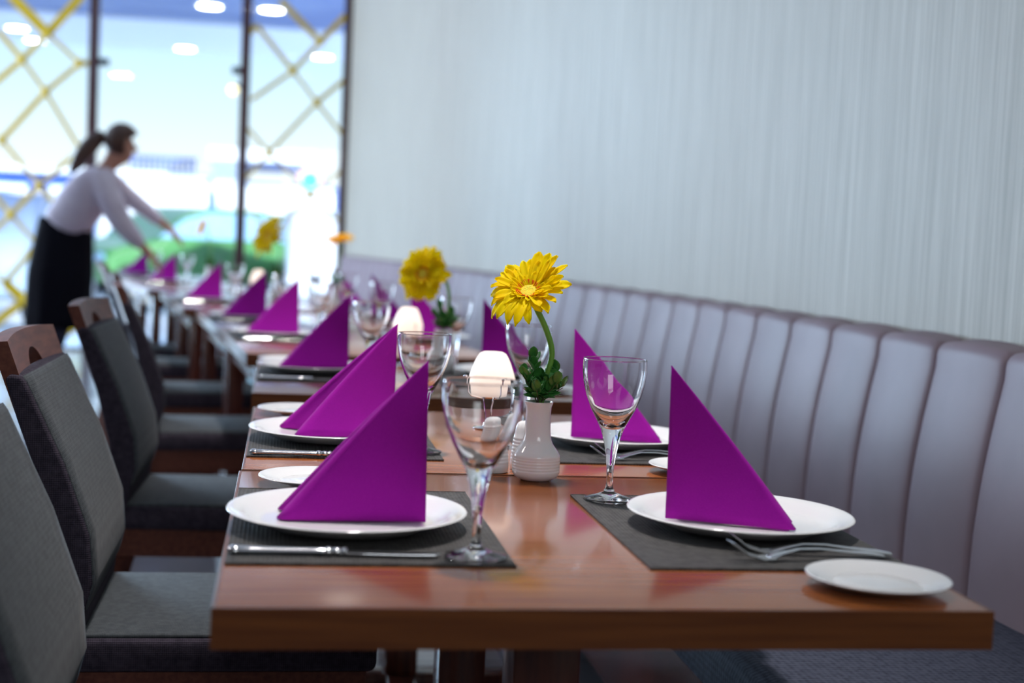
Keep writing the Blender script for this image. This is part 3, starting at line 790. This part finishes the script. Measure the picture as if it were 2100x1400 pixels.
make_gerbera((-0.495, 9.50, ZT), [(0, 0, 0.03), (0.0, 0, 0.110), (0.010, 0, 0.22), (-0.01, 0, 0.31), (-0.035, 0.0, 0.36), (-0.05, -0.01, 0.365)], (-0.85, -0.35, 0.35),
             [(18, 0.010, 0.050, 0.009, 0.15, -0.2, 1.0), (14, 0.009, 0.040, 0.008, 0.4, -0.2, 1.0)], 1.1, 'petal_orange', label=glab[4], cat='flower', group='gerberas in the vases')

# candle lamps
for (x, y), lb in zip(((0.340, 2.30), (0.326, 3.77), (-0.134, 7.25)), ('lit white glass candle lamp just left of the sharp vase', 'lit white glass candle lamp under the golden gerbera, third table', 'farthest lit candle lamp glowing between two far napkins')):
    LAMP.place((x, y, ZT), 0.4, label=lb, cat='candle lamp', group='lit candle lamps on the tables')
    d = bpy.data.lights.new('candle_light', 'POINT'); d.energy = 0.26; d.color = (1.0, 0.90, 0.82); d.shadow_soft_size = 0.006
    o = bpy.data.objects.new('candle_light', d); C.objects.link(o); o.location = (x, y, ZT + 0.118)
# shakers
for (x, y), lb in zip(((0.311, 2.045), (0.361, 2.075)), ('white ribbed shaker at the left, half hidden behind the nearest wine glass', 'white ribbed shaker standing right behind the sharp vase')):
    SHAKER.place((x, y, ZT), label=lb, cat='shaker', group='white shakers')

# ------------------------------------------------------------------ place settings
ORD = ['nearest', 'second', 'third', 'fourth', 'fifth', 'sixth', 'seventh', 'farthest']


def setting(side, n, mat_c, plate_c, nap_c, nap_rz, glass_c, rz=0.0, knife_c=None, forks=None, side_c=None, loose=False):
    w = 'left' if side == 'L' else 'right'
    where = '%s place on the %s side of the tables' % (ORD[n], 'chair' if side == 'L' else 'bench')
    if mat_c: PM.place((*mat_c, ZT), rz, label='dark grey woven placemat of the ' + where, cat='placemat', group='dark woven placemats')
    pz = ZT + (0.0028 if mat_c else 0.0002)
    PLATE.place((*plate_c, pz), 0, label='large white dinner plate of the ' + where, cat='plate', group='white dinner plates')
    NP = NAPL_LOOSE if loose else (NAPL if side == 'L' else NAPR)
    NP.place((*nap_c, pz + 0.0082), nap_rz, label='purple napkin folded to a standing peak, %s on the %s side' % (ORD[n], 'chair' if side == 'L' else 'bench'), cat='napkin', group='purple peaked napkins')
    if glass_c: GLASS.place((*glass_c, ZT + (0.0031 if len(glass_c) < 3 else 0)) if len(glass_c) < 3 else (glass_c[0], glass_c[1], ZT + 0.0001), 0, label='clear stemmed wine glass of the ' + where, cat='wine glass', group='stemmed wine glasses')
    if knife_c: KNIFE.place((*knife_c[:2], ZT + 0.0024), knife_c[2], label='polished steel table knife of the ' + where, cat='knife', group='table knives')
    for q, fk in enumerate(forks or []):
        FORK.place((*fk[:2], ZT + 0.0026), fk[2], label='steel table fork, %s one of the %s' % (('near', 'far')[q], where), cat='fork', group='table forks')
    if side_c: SIDE.place((*side_c, ZT + 0.0002 + (0.0024 if len(side_c) > 9 else 0)), 0, label='small white side plate of the ' + where, cat='side plate', group='small white side plates')


# measured near places
setting('L', 0, (0.0975, 1.643), (0.0795, 1.622), (0.168, 1.605), rad(-1.5), (0.207, 1.462), knife_c=(0.059, 1.466, rad(-2)), side_c=(0.046, 1.905))
setting('L', 1, (0.0995, 2.350), (0.086, 2.330), (0.182, 2.300), rad(0), (0.218, 2.205), knife_c=(0.064, 2.140, rad(-2)), side_c=(0.030, 2.666), loose=True)
setting('R', 0, (0.535, 1.638), (0.5535, 1.642), (0.463, 1.650), rad(-24), (0.431, 1.815), forks=((0.569, 1.466, rad(5)), (0.583, 1.492, rad(-5))), side_c=(0.605, 1.350))
setting('R', 1, (0.535, 2.350), (0.562, 2.345), (0.490, 2.365), rad(-20), (0.440, 2.540), forks=((0.568, 2.170, rad(5)), (0.582, 2.198, rad(-5))), side_c=(0.625, 2.068))
setting('L', 2, (0.090, 3.480), (0.075, 3.500), (0.160, 3.485), rad(-1), (0.200, 3.290), knife_c=(0.055, 3.290, rad(-2)), side_c=(0.01, 3.76))
setting('R', 2, (0.515, 3.480), (0.560, 3.520), (0.493, 3.545), rad(-30), (0.450, 3.735), side_c=(0.60, 3.20))
# far places in table frames: (table, v of the plate, L napkin, R)
far = [(3, 3, 0.52, False, True), (4, 4, 0.46, False, False), (5, 5, 0.50, False, True), (8, 6, 0.40, False, False), (9, 7, 0.55, False, False)]
napx = {3: (0.050, 4.70), 4: (-0.068, 5.62), 5: (-0.300, 7.0), 8: (-0.690, 9.35), 9: (-0.985, 10.6)}
for (ti, n, v, loose, _) in far:
    a = rad(TB[ti][2]); tx = napx[ti]
    # plate centre left of the napkin's upright edge, along the table's cross direction
    ux, uy = math.cos(a), math.sin(a)
    pc = (tx[0] - 0.085 * ux, tx[1] - 0.085 * uy)
    vv = (tx[1] - TB[ti][1]) / math.cos(a)
    mcx = (pc[0] + 0.010, pc[1])
    g = (pc[0] + 0.125 * ux + 0.19 * uy * 1, pc[1] + 0.125 * uy - 0.19 * ux)
    k_c = (pc[0] - 0.01 + 0.16 * math.sin(a), pc[1] - 0.16 * math.cos(a), a)
    setting('L', n, mcx, pc, tx, a, g, rz=a, knife_c=k_c, side_c=(pc[0] - 0.04 - 0.265 * math.sin(a), pc[1] + 0.265 * math.cos(a)))
farR = [(3, 3, (0.420, 4.78)), (4, 4, (0.345, 5.78)), (5, 5, (0.235, 7.02))]
for (ti, n, tx) in farR:
    a = rad(TB[ti][2]); ux, uy = math.cos(a), math.sin(a)
    pc = (tx[0] + 0.07 * ux, tx[1] + 0.07 * uy)
    setting('R', n, None, pc, tx, a - 0.4, (pc[0] - 0.13 * ux - 0.2 * uy, pc[1] - 0.13 * uy + 0.2 * ux, 1), rz=a)


# ------------------------------------------------------------------ chairs
def make_chair():
    """+x is the front of the chair, its middle under the origin, seat rear at x = 0"""
    t = empty('dining_chair')
    W = 0.205
    front = [(-0.004, 0.455), (0.004, 0.52), (0.014, 0.56), (0.008, 0.63), (-0.030, 0.736), (-0.060, 0.80), (-0.086, 0.855), (-0.092, 0.8635)]
    rear = [(-0.108, 0.866), (-0.116, 0.858), (-0.098, 0.80), (-0.072, 0.728), (-0.045, 0.62), (-0.036, 0.54), (-0.046, 0.455)]
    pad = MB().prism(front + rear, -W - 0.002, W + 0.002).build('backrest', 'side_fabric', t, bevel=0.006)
    fr = MB()
    P = []
    for j in range(9):
        yy = -W + 0.003 + (2 * W - 0.006) * j / 8; bow = 0.0
        P.append([(x + 0.0028 - bow * 0.8, yy, z) for x, z in front[1:]])
    o = fr.grid(P).build('front_upholstery', 'fabric', t); md = o.modifiers.new('t', 'SOLIDIFY'); md.thickness = 0.005
    # wooden top rail with a half-round hand hole, gently hollow
    rail = MB(); n = 24; rows_ = []
    for j in range(n + 1):
        s_ = 2 * j / n - 1; yy = s_ * W; bow = -0.010 * (1 - s_ * s_)
        top = 0.912 + 0.006 * (1 - s_ * s_)
        bot = 0.80
        if abs(s_) < 0.42: bot = 0.80
        rows_.append((yy, bow, top, s_))
    def ring(yy, bow, z0, z1):
        def xf(z): return -0.084 - 0.355 * (z - 0.8635) + bow
        return [(xf(z0) - 0.012, yy, z0), (xf(z1) - 0.012, yy, z1), (xf(z1) - 0.036, yy, z1 - 0.002), (xf(z0) - 0.036, yy, z0)]
    hole = 0.30
    rr_ = []
    ss = [-1 + (1 - hole) * j / 8 for j in range(9)] + [-hole + 2 * hole * (0.5 - 0.5 * math.cos(PI * j / 18)) for j in range(19)] + [hole + (1 - hole) * j / 8 for j in range(9)]
    for j, s_ in enumerate(ss):
        bow = -0.010 * (1 - s_ * s_); top = 0.912 + 0.006 * (1 - s_ * s_)
        z0 = (0.845 + 0.044 * math.sqrt(max(0, 1 - (s_ / hole) ** 2))) if 9 <= j <= 27 else 0.80
        rr_.append(ring(s_ * (W - 0.002), bow, z0, top))
    rail.grid(rr_, closed=True); nb = len(rail.v)
    rail.f.append((0, 1, 2, 3)); rail.f.append((nb - 1, nb - 2, nb - 3, nb - 4))
    rail.build('top_rail', 'rail', t, bevel=0.002)
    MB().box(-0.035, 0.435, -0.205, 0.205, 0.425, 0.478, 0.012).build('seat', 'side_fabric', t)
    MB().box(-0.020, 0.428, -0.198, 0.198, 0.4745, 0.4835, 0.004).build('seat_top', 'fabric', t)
    fr2 = MB(); fr2.box(-0.03, 0.42, -0.195, -0.172, 0.365, 0.4245); fr2.box(-0.03, 0.42, 0.172, 0.195, 0.365, 0.4245)
    fr2.box(0.395, 0.42, -0.172, 0.172, 0.365, 0.4245); fr2.box(-0.03, -0.005, -0.172, 0.172, 0.365, 0.4245)
    fr2.build('seat_frame', 'rail', t, smooth=False)
    for s_ in (-1, 1):
        yy = s_ * 0.178
        MB().tube([(0.40, yy, 0.37), (0.402, yy, 0.0)], [0.024, 0.016], 4, upv=(0.7, 0.7, 0)).build('leg', 'rail', t, smooth=False)
        MB().tube([(-0.020, yy, 0.425), (-0.030, yy, 0.36), (-0.075, yy, 0.20), (-0.125, yy, 0.0)], [0.024, 0.024, 0.022, 0.018], 4, upv=(0, 1, 0)).build('leg', 'rail', t, smooth=False)
        MB().box(-0.06, 0.395, yy - 0.009, yy + 0.009, 0.17, 0.20).build('stretcher', 'rail', t, smooth=False)
    return t


CH = First(make_chair())
clab = ['cut off by the left photo edge', 'second from the camera, top rail at left edge', 'third from the camera', 'fourth from the camera', 'fifth from the camera', 'sixth from the camera', 'seventh from the camera, near the waitress']
CHP = [(-0.245, 1.595, 0.0), (-0.278, 2.330, 0.0), (-0.318, 3.370, -1.5), (*TL(3, -0.22, 0.53)[:2], 6.8), (*TL(4, -0.22, 0.53)[:2], 7.6), (*TL(5, -0.2, 0.415)[:2], 8.0), (*TL(6, -0.2, 0.415)[:2], 8.5)]
for (x, y, a), lb in zip(CHP, clab):
    CH.place((x, y, 0), rad(a), label='grey upholstered dining chair, ' + lb, cat='chair', group='upholstered dining chairs')


# ------------------------------------------------------------------ the waitress
def skin_mesh(name, nodes, edges, m, parent, sub=2, root=0):
    me = bpy.data.meshes.new(name); me.from_pydata([n[0] for n in nodes], edges, []); o = bpy.data.objects.new(name, me); C.objects.link(o)
    md = o.modifiers.new('skin', 'SKIN'); md.use_smooth_shade = True
    for i, n in enumerate(nodes):
        r = n[1]; o.data.skin_vertices[0].data[i].radius = (r, r) if not hasattr(r, '__len__') else r
    o.data.skin_vertices[0].data[root].use_root = True
    sb = o.modifiers.new('sub', 'SUBSURF'); sb.levels = sub; sb.render_levels = sub
    dg = bpy.context.evaluated_depsgraph_get(); dg.update()
    me2 = bpy.data.meshes.new_from_object(o.evaluated_get(dg)); bpy.data.objects.remove(o)
    me2.name = name; me2.materials.clear(); me2.materials.append(M[m]); me2.shade_smooth()
    o2 = bpy.data.objects.new(name, me2); C.objects.link(o2)
    if parent: o2.parent = parent
    return o2


wo = empty('person', (-1.26, 8.3, 0), label='waitress with ponytail in white blouse and long black skirt bending over the far tables', cat='person')
# local coordinates: x to the right of the photo, y away, z up
def hand_nodes(wx, wy, wz, d, up, side, base):
    """palm and five fingers from the wrist"""
    d = Vector(d).normalized(); sd = Vector(side).normalized(); dn = -Vector(up).normalized()
    w = Vector((wx, wy, wz)); N_ = []; E_ = []
    palm = w + d * 0.045; N_.append((tuple(palm), (0.032, 0.016))); E_.append((base[0], base[1]))
    pi = base[1]; nid = pi + 1
    for k, (o_, ln) in enumerate(((-0.030, .060), (-0.010, .075), (0.010, .070), (0.028, .055))):
        k0 = palm + d * 0.045 + sd * o_; k1 = k0 + d * ln * .5 + dn * 0.012; k2 = k1 + d * ln * .25 + dn * ln * .35
        N_ += [(tuple(k0), 0.009), (tuple(k1), 0.0085), (tuple(k2), 0.007)]
        E_ += [(pi, nid), (nid, nid + 1), (nid + 1, nid + 2)]; nid += 3
    t0 = palm - sd * 0.036 + d * 0.0; t1 = t0 + d * 0.035 - sd * 0.010 + dn * 0.015; t2 = t1 + d * 0.025 + dn * 0.012
    N_ += [(tuple(t0), 0.011), (tuple(t1), 0.010), (tuple(t2), 0.008)]; E_ += [(pi, nid), (nid, nid + 1), (nid + 1, nid + 2)]
    return N_, E_


# joints
pel = (-0.02, 0.0, 0.99); waist = (0.07, 0.0, 1.13); chest = (0.165, 0.0, 1.28); neckb = (0.245, 0.0, 1.40); neck = (0.275, 0, 1.455); headc = (0.330, 0, 1.545)
shN = (0.235, -0.155, 1.345); shF = (0.245, 0.155, 1.350)
elN = (0.345, -0.170, 1.120); wrN = (0.485, -0.125, 0.970)
elF = (0.430, 0.16, 1.215); wrF = (0.560, 0.16, 1.115)
nodes = [(pel, (0.135, 0.10)), (waist, (0.105, 0.085)), (chest, (0.135, 0.095)), (neckb, (0.06, 0.055)), (neck, (0.048, 0.048)),
         (shN, 0.048), (elN, 0.038), (wrN, 0.025), (shF, 0.048), (elF, 0.038), (wrF, 0.025)]
edges = [(0, 1), (1, 2), (2, 3), (3, 4), (2, 5), (5, 6), (6, 7), (2, 8), (8, 9), (9, 10)]
# legs
for s_, kx in ((-0.085, 0.01), (0.085, -0.06)):
    i0 = len(nodes)
    nodes += [((-0.03, s_, 0.90), 0.085), ((0.02 + kx, s_, 0.50), 0.055), ((-0.06 + kx, s_, 0.27), 0.048), ((-0.10 + kx, s_, 0.085), 0.032), ((0.02 + kx, s_ * 1.1, 0.035), (0.034, 0.022))]
    edges += [(0, i0), (i0, i0 + 1), (i0 + 1, i0 + 2), (i0 + 2, i0 + 3), (i0 + 3, i0 + 4)]
# head as part of the body
i0 = len(nodes)
nodes += [((0.300, 0, 1.500), 0.058), ((0.335, 0, 1.560), (0.080, 0.076)), ((0.350, 0, 1.605), (0.070, 0.068)), ((0.385, 0, 1.500), (0.045, 0.040))]
edges += [(4, i0), (i0, i0 + 1), (i0 + 1, i0 + 2), (i0, i0 + 3)]
for (wr, el, wi) in ((wrN, elN, 7), (wrF, elF, 10)):
    d = Vector(wr) - Vector(el)
    n0 = len(nodes)
    N_, E_ = hand_nodes(*wr, d, (0.3, 0, 1), (0, 1, 0), (wi, n0))
    nodes += N_; edges += E_
skin_mesh('body', nodes, edges, 'skin', wo)
# face
fc = MB(); fc.sphere((0.400, 0, 1.532), 0.014, 1.2, 0.8, 1.3, 12); fc.build('nose', 'skin', wo)
for s_ in (-1, 1):
    MB().sphere((0.386, s_ * 0.030, 1.555), 0.011, 0.6, 1, 0.7, 12).build('eye', mat('eye_%d' % s_, (0.05, 0.03, 0.03), 0.2), wo)
    MB().sphere((0.322, s_ * 0.070, 1.540), 0.020, 0.8, 0.4, 1.4, 12).build('ear', 'skin', wo)
MB().sphere((0.394, 0, 1.497), 0.014, 0.6, 1.4, 0.4, 12).build('mouth', mat('lips', (0.45, 0.12, 0.12), 0.4), wo)
# hair and ponytail
hr = MB()
hp_ = []
cx, cz = 0.325, 1.575
for i in range(17):
    a = PI * i / 16; row = []
    for j in range(24):
        b_ = 2 * PI * j / 24
        x = math.sin(a) * math.cos(b_); yv = math.sin(a) * math.sin(b_); z = math.cos(a)
        row.append((cx + 0.098 * x, 0.093 * yv, cz + 0.102 * z))
    hp_.append(row)
hp2 = [[(x, y_, z) if not (x - cx > 0.030 and z - cz < 0.035) else (x - 0.040 * min(1, (x - cx - 0.03) / 0.03), y_ * 0.86, z) for (x, y_, z) in r_] for r_ in hp_]
hr.grid(hp2, closed=True).build('hair', 'hair', wo)
skin_mesh('ponytail', [((0.240, 0, 1.600), 0.034), ((0.205, 0, 1.590), 0.045), ((0.160, -0.02, 1.545), 0.056), ((0.115, -0.03, 1.475), 0.054), ((0.080, -0.04, 1.415), 0.036), ((0.055, -0.04, 1.375), 0.014)],
          [(0, 1), (1, 2), (2, 3), (3, 4), (4, 5)], 'hair', wo)
# blouse: torso and long sleeves in one surface
bn = [((-0.005, 0, 1.045), (0.165, 0.135)), ((0.050, 0, 1.12), (0.172, 0.140)), ((0.108, 0, 1.205), (0.190, 0.150)), ((0.160, 0, 1.29), (0.195, 0.140)), ((0.225, 0, 1.375), (0.095, 0.085)), ((0.250, 0, 1.415), (0.060, 0.060)),
      (shN, 0.084), ((0.300, -0.175, 1.225), 0.076), (elN, 0.066), ((0.415, -0.148, 1.045), 0.054), ((0.472, -0.128, 0.982), 0.040),
      (shF, 0.075), ((0.345, 0.165, 1.27), 0.062), (elF, 0.052), ((0.50, 0.16, 1.160), 0.044), ((0.548, 0.16, 1.123), 0.036)]
be = [(0, 1), (1, 2), (2, 3), (3, 4), (4, 5), (3, 6), (6, 7), (7, 8), (8, 9), (9, 10), (3, 11), (11, 12), (12, 13), (13, 14), (14, 15)]
skin_mesh('blouse', bn, be, 'blouse', wo)
# long skirt
sk = []
for i in range(16):
    t = i / 15; z = 1.075 - 0.56 * t
    cx_ = 0.035 - 0.010 * min(1, t * 2.2) - 0.035 * t; rx = 0.142 + 0.045 * min(1, t * 2.0) ** 0.8 - 0.015 * t; ry = 0.125 + 0.055 * min(1, t * 2) - 0.0 * t
    row = []
    for j in range(48):
        a = 2 * PI * j / 48; f = 1 + 0.035 * t * math.sin(a * 9)
        row.append((cx_ + rx * f * math.cos(a), ry * f * math.sin(a), z + 0.30 * (1 - t) ** 3 * -rx * math.cos(a) * 1.0 + 0.02 * (1 - t)))
    sk.append(row)
sko = MB().grid(sk, closed=True).build('skirt', 'skirt', wo); md = sko.modifiers.new('t', 'SOLIDIFY'); md.thickness = 0.006
for s_, kx in ((-0.085, 0.01), (0.085, -0.06)):
    MB().tube([(0.02 + kx, s_, 0.56), (-0.01 + kx, s_, 0.44), (-0.055 + kx, s_, 0.30), (-0.10 + kx, s_, 0.10)], [0.062, 0.058, 0.054, 0.040], 20).build('stocking', 'tights', wo)
    sh_ = MB(); sh_.sphere((-0.02 + kx, s_ * 1.05, 0.036), 0.05, 2.3, 0.82, 0.72, 20); sh_.box(-0.135 + kx, -0.075 + kx, s_ * 1.05 - 0.025, s_ * 1.05 + 0.025, 0.0, 0.04, 0.006)
    sh_.build('shoe', 'black', wo)

# ------------------------------------------------------------------ outside the glass front
struct('floor_outside', MB().box(-26, 22, YW, 60, -0.12, -0.01), 'asphalt', smooth=False)
struct('ceiling_outside', MB().box(-9, 1.3, YW + 0.2, 20.0, 3.93, 4.2), 'soffit', smooth=False)
struct('ceiling_outside_edge', MB().box(-9, 1.3, 20.0, 23.2, 3.90, 4.2), 'soffit_pale', smooth=False)
rl = empty('soffit_lamp')
MB().lathe([(0.15, 0), (0.17, 0), (0.17, -0.03), (0.15, -0.03)], 24).build('rim', 'soffit_pale', rl)
MB().lathe([(0, -0.02), (0.15, -0.02), (0.15, -0.004), (0, -0.004)], 24).build('diffuser', 'spot', rl)
SL = First(rl)


def on_z(px, py, z):
    d = _f * F_PX + _r2 * (px - 1050) - _u2 * (py - 700); t = (z - CZ) / d.z
    return (t * d.x, t * d.y)


for (px, py), w_ in zip(((380, 97), (662, 114), (72, 80), (430, 9), (557, 17), (35, 55)), ('lower middle one of the clear pane', 'rightmost one behind the lattice', 'lower left one behind the lattice', 'upper one of the clear pane', 'upper one behind the right lattice', 'upper left faint one')):
    p = on_z(px, py, 3.90); zz = 3.93 if p[1] < 20 else 3.90
    p = on_z(px, py, zz); SL.place((p[0], p[1], zz), label='bright round soffit lamp outside, ' + w_, cat='ceiling lamp', group='soffit lamps outside')

# low shops across the way
sb_ = empty('shop_building', (-5.4, 34, 0), label='low blue shopfront with a railed white parapet across the street', cat='building')
MB().box(-5.6, 3.5, 0, 6, 0, 2.28).build('facade', 'blue_front', sb_, smooth=False)
MB().box(-5.7, 3.55, -0.3, 6.2, 2.28, 2.42).build('parapet', 'white_render', sb_, smooth=False)
for k in range(12):
    MB().tube([(1.85 + k * 0.125, -0.25, 2.42), (1.85 + k * 0.125, -0.25, 2.72)], 0.035, 8).build('baluster', 'blue_front', sb_)
MB().box(1.8, 3.3, -0.3, -0.2, 2.72, 2.78).build('handrail', 'blue_front', sb_, smooth=False)
for k in range(5):
    MB().box(-5.2 + k * 1.3, -4.4 + k * 1.3, -0.06, 0.0, 0.9, 2.0).build('shop_window', 'white_render', sb_, smooth=False)
wb = empty('shop_building', (0.0, 34, 0), label='blue shopfront with a white corner pier and canopy, behind the middle window post', cat='building')
MB().box(-1.75, -1.05, -0.2, 4, 0, 2.75).build('pier', 'white_render', wb, smooth=False)
MB().box(-1.0, 7, 0, 6, 0, 2.3).build('facade', 'blue_front', wb, smooth=False)
MB().box(-1.80, 0.6, -1.2, 4.1, 2.75, 3.0).build('canopy', 'white_render', wb, smooth=False)


def make_car(paint, L_=4.2, W_=1.75, H_=1.45, van=False):
    t = empty('car')
    if van:
        body = [(-2.1, .35), (-2.15, .9), (-2.05, 1.75), (-1.85, 1.95), (0.9, 1.95), (1.25, 1.75), (1.6, 1.15), (2.1, .95), (2.15, .35)]
    else:
        body = [(-2.1, .35), (-2.12, .75), (-1.95, .95), (-1.55, 1.32), (-1.0, 1.45), (0.2, 1.45), (0.65, 1.30), (1.10, .98), (1.95, .82), (2.1, .6), (2.1, .35)]
    MB().prism([(x * L_ / 4.2, z) for x, z in body], -W_ / 2, W_ / 2).build('body', paint, t, bevel=0.10)
    win = [(-1.45, 1.0), (-1.25, 1.30), (-0.95, 1.38), (0.15, 1.38), (0.55, 1.26), (0.95, 1.0)] if not van else [(0.2, 1.2), (0.2, 1.75), (0.85, 1.75), (1.15, 1.6), (1.4, 1.2)]
    for s_ in (-1, 1):
        MB().prism(win, s_ * (W_ / 2 - 0.01), s_ * (W_ / 2 + 0.008)).build('side_window', 'car_glass', t, smooth=False)
        for x in (-1.3, 1.35):
            wv = MB().lathe([(0, -0.11), (0.26, -0.11), (0.32, -0.07), (0.32, 0.07), (0.26, 0.11), (0, 0.11)], 28)
            wv2 = MB().add([(x + a, s_ * (W_ / 2 - 0.08) + c, 0.32 + b_) for a, b_, c in wv.v], wv.f); w_ = wv2.build('wheel', 'tyre', t)
            hv = MB().lathe([(0, -0.012), (0.19, -0.012), (0.19, 0.012), (0, 0.012)], 20)
            MB().add([(x + a, s_ * (W_ / 2 + 0.035) + c, 0.32 + b_) for a, b_, c in hv.v], hv.f).build('hubcap', 'steel', w_)
        MB().sphere((2.02 * L_ / 4.2, s_ * 0.62, 0.68), 0.11, 0.5, 1.2, 0.8, 12).build('headlight', 'car_glass', t)
    return t


def car_at(px, Y, ang, obj_, **k):
    p = G(px, 500, Y); obj_.location = (p[0], Y, -0.01); obj_.rotation_euler = (0, 0, rad(ang)); return tag(obj_, cat='car', **k)


car_at(385, 21.5, 215, make_car('green_car', 3.6, 1.6), label='green car parked just outside the clear pane, behind the far napkins')
car_at(332, 26.2, 90, make_car('white_car', van=True), label='white van outside seen end-on, glaring above the green car')
car_at(568, 26.6, 90, make_car('white_car', 4.4, 1.9, van=True), label='larger white van outside right of the middle post, rounded and glaring')
car_at(712, 19.5, 92, make_car('white_car', 3.9), label='white car seen end-on outside beside the window edge')
car_at(48, 23.4, 90, make_car('white_car', 3.9), label='white car outside behind the left lattice, at her waist level')
car_at(-8, 16.8, 88, make_car('white_car', 3.6, 1.6), label='white car outside at the left photo edge, nearest the glass')
p = G(636, 370, 22.3)
rs = empty('round_sign', (p[0], 22.3, 0), label='round cyan sign with pink rim standing outside behind the right lattice', cat='sign')
MB().tube([(0, 0, 0), (0, 0, p[1] - 0.2)], 0.03, 10).build('post', 'white_render', rs)
dv = MB().lathe([(0, -0.02), (0.13, -0.02), (0.13, 0.02), (0, 0.02)], 28); MB().add([(a, c - 0.03, p[1] + b_) for a, b_, c in dv.v], dv.f).build('sign_face', 'cyan', rs)
dv = MB().lathe([(0.13, -0.03), (0.20, -0.03), (0.20, 0.01), (0.13, 0.01)], 28); MB().add([(a, c - 0.03, p[1] + b_) for a, b_, c in dv.v], dv.f).build('rim', 'pink', rs)

# amber globe lamp bracketed on the second post
p = G(478, 184, YW - 0.12)
al = empty('wall_lamp', (-0.46, YW - 0.03, p[1]), label='small amber globe lamp on a dark arm beside the middle window post', cat='lamp')
MB().sphere((p[0] + 0.46, -0.09, 0), 0.045, n=16).build('globe', 'yellow_lamp', al)
MB().tube([(0.02, 0.0, 0.03), (-0.02, -0.06, 0.045), (p[0] + 0.46, -0.09, 0.045)], 0.010, 8).build('arm', 'black', al)
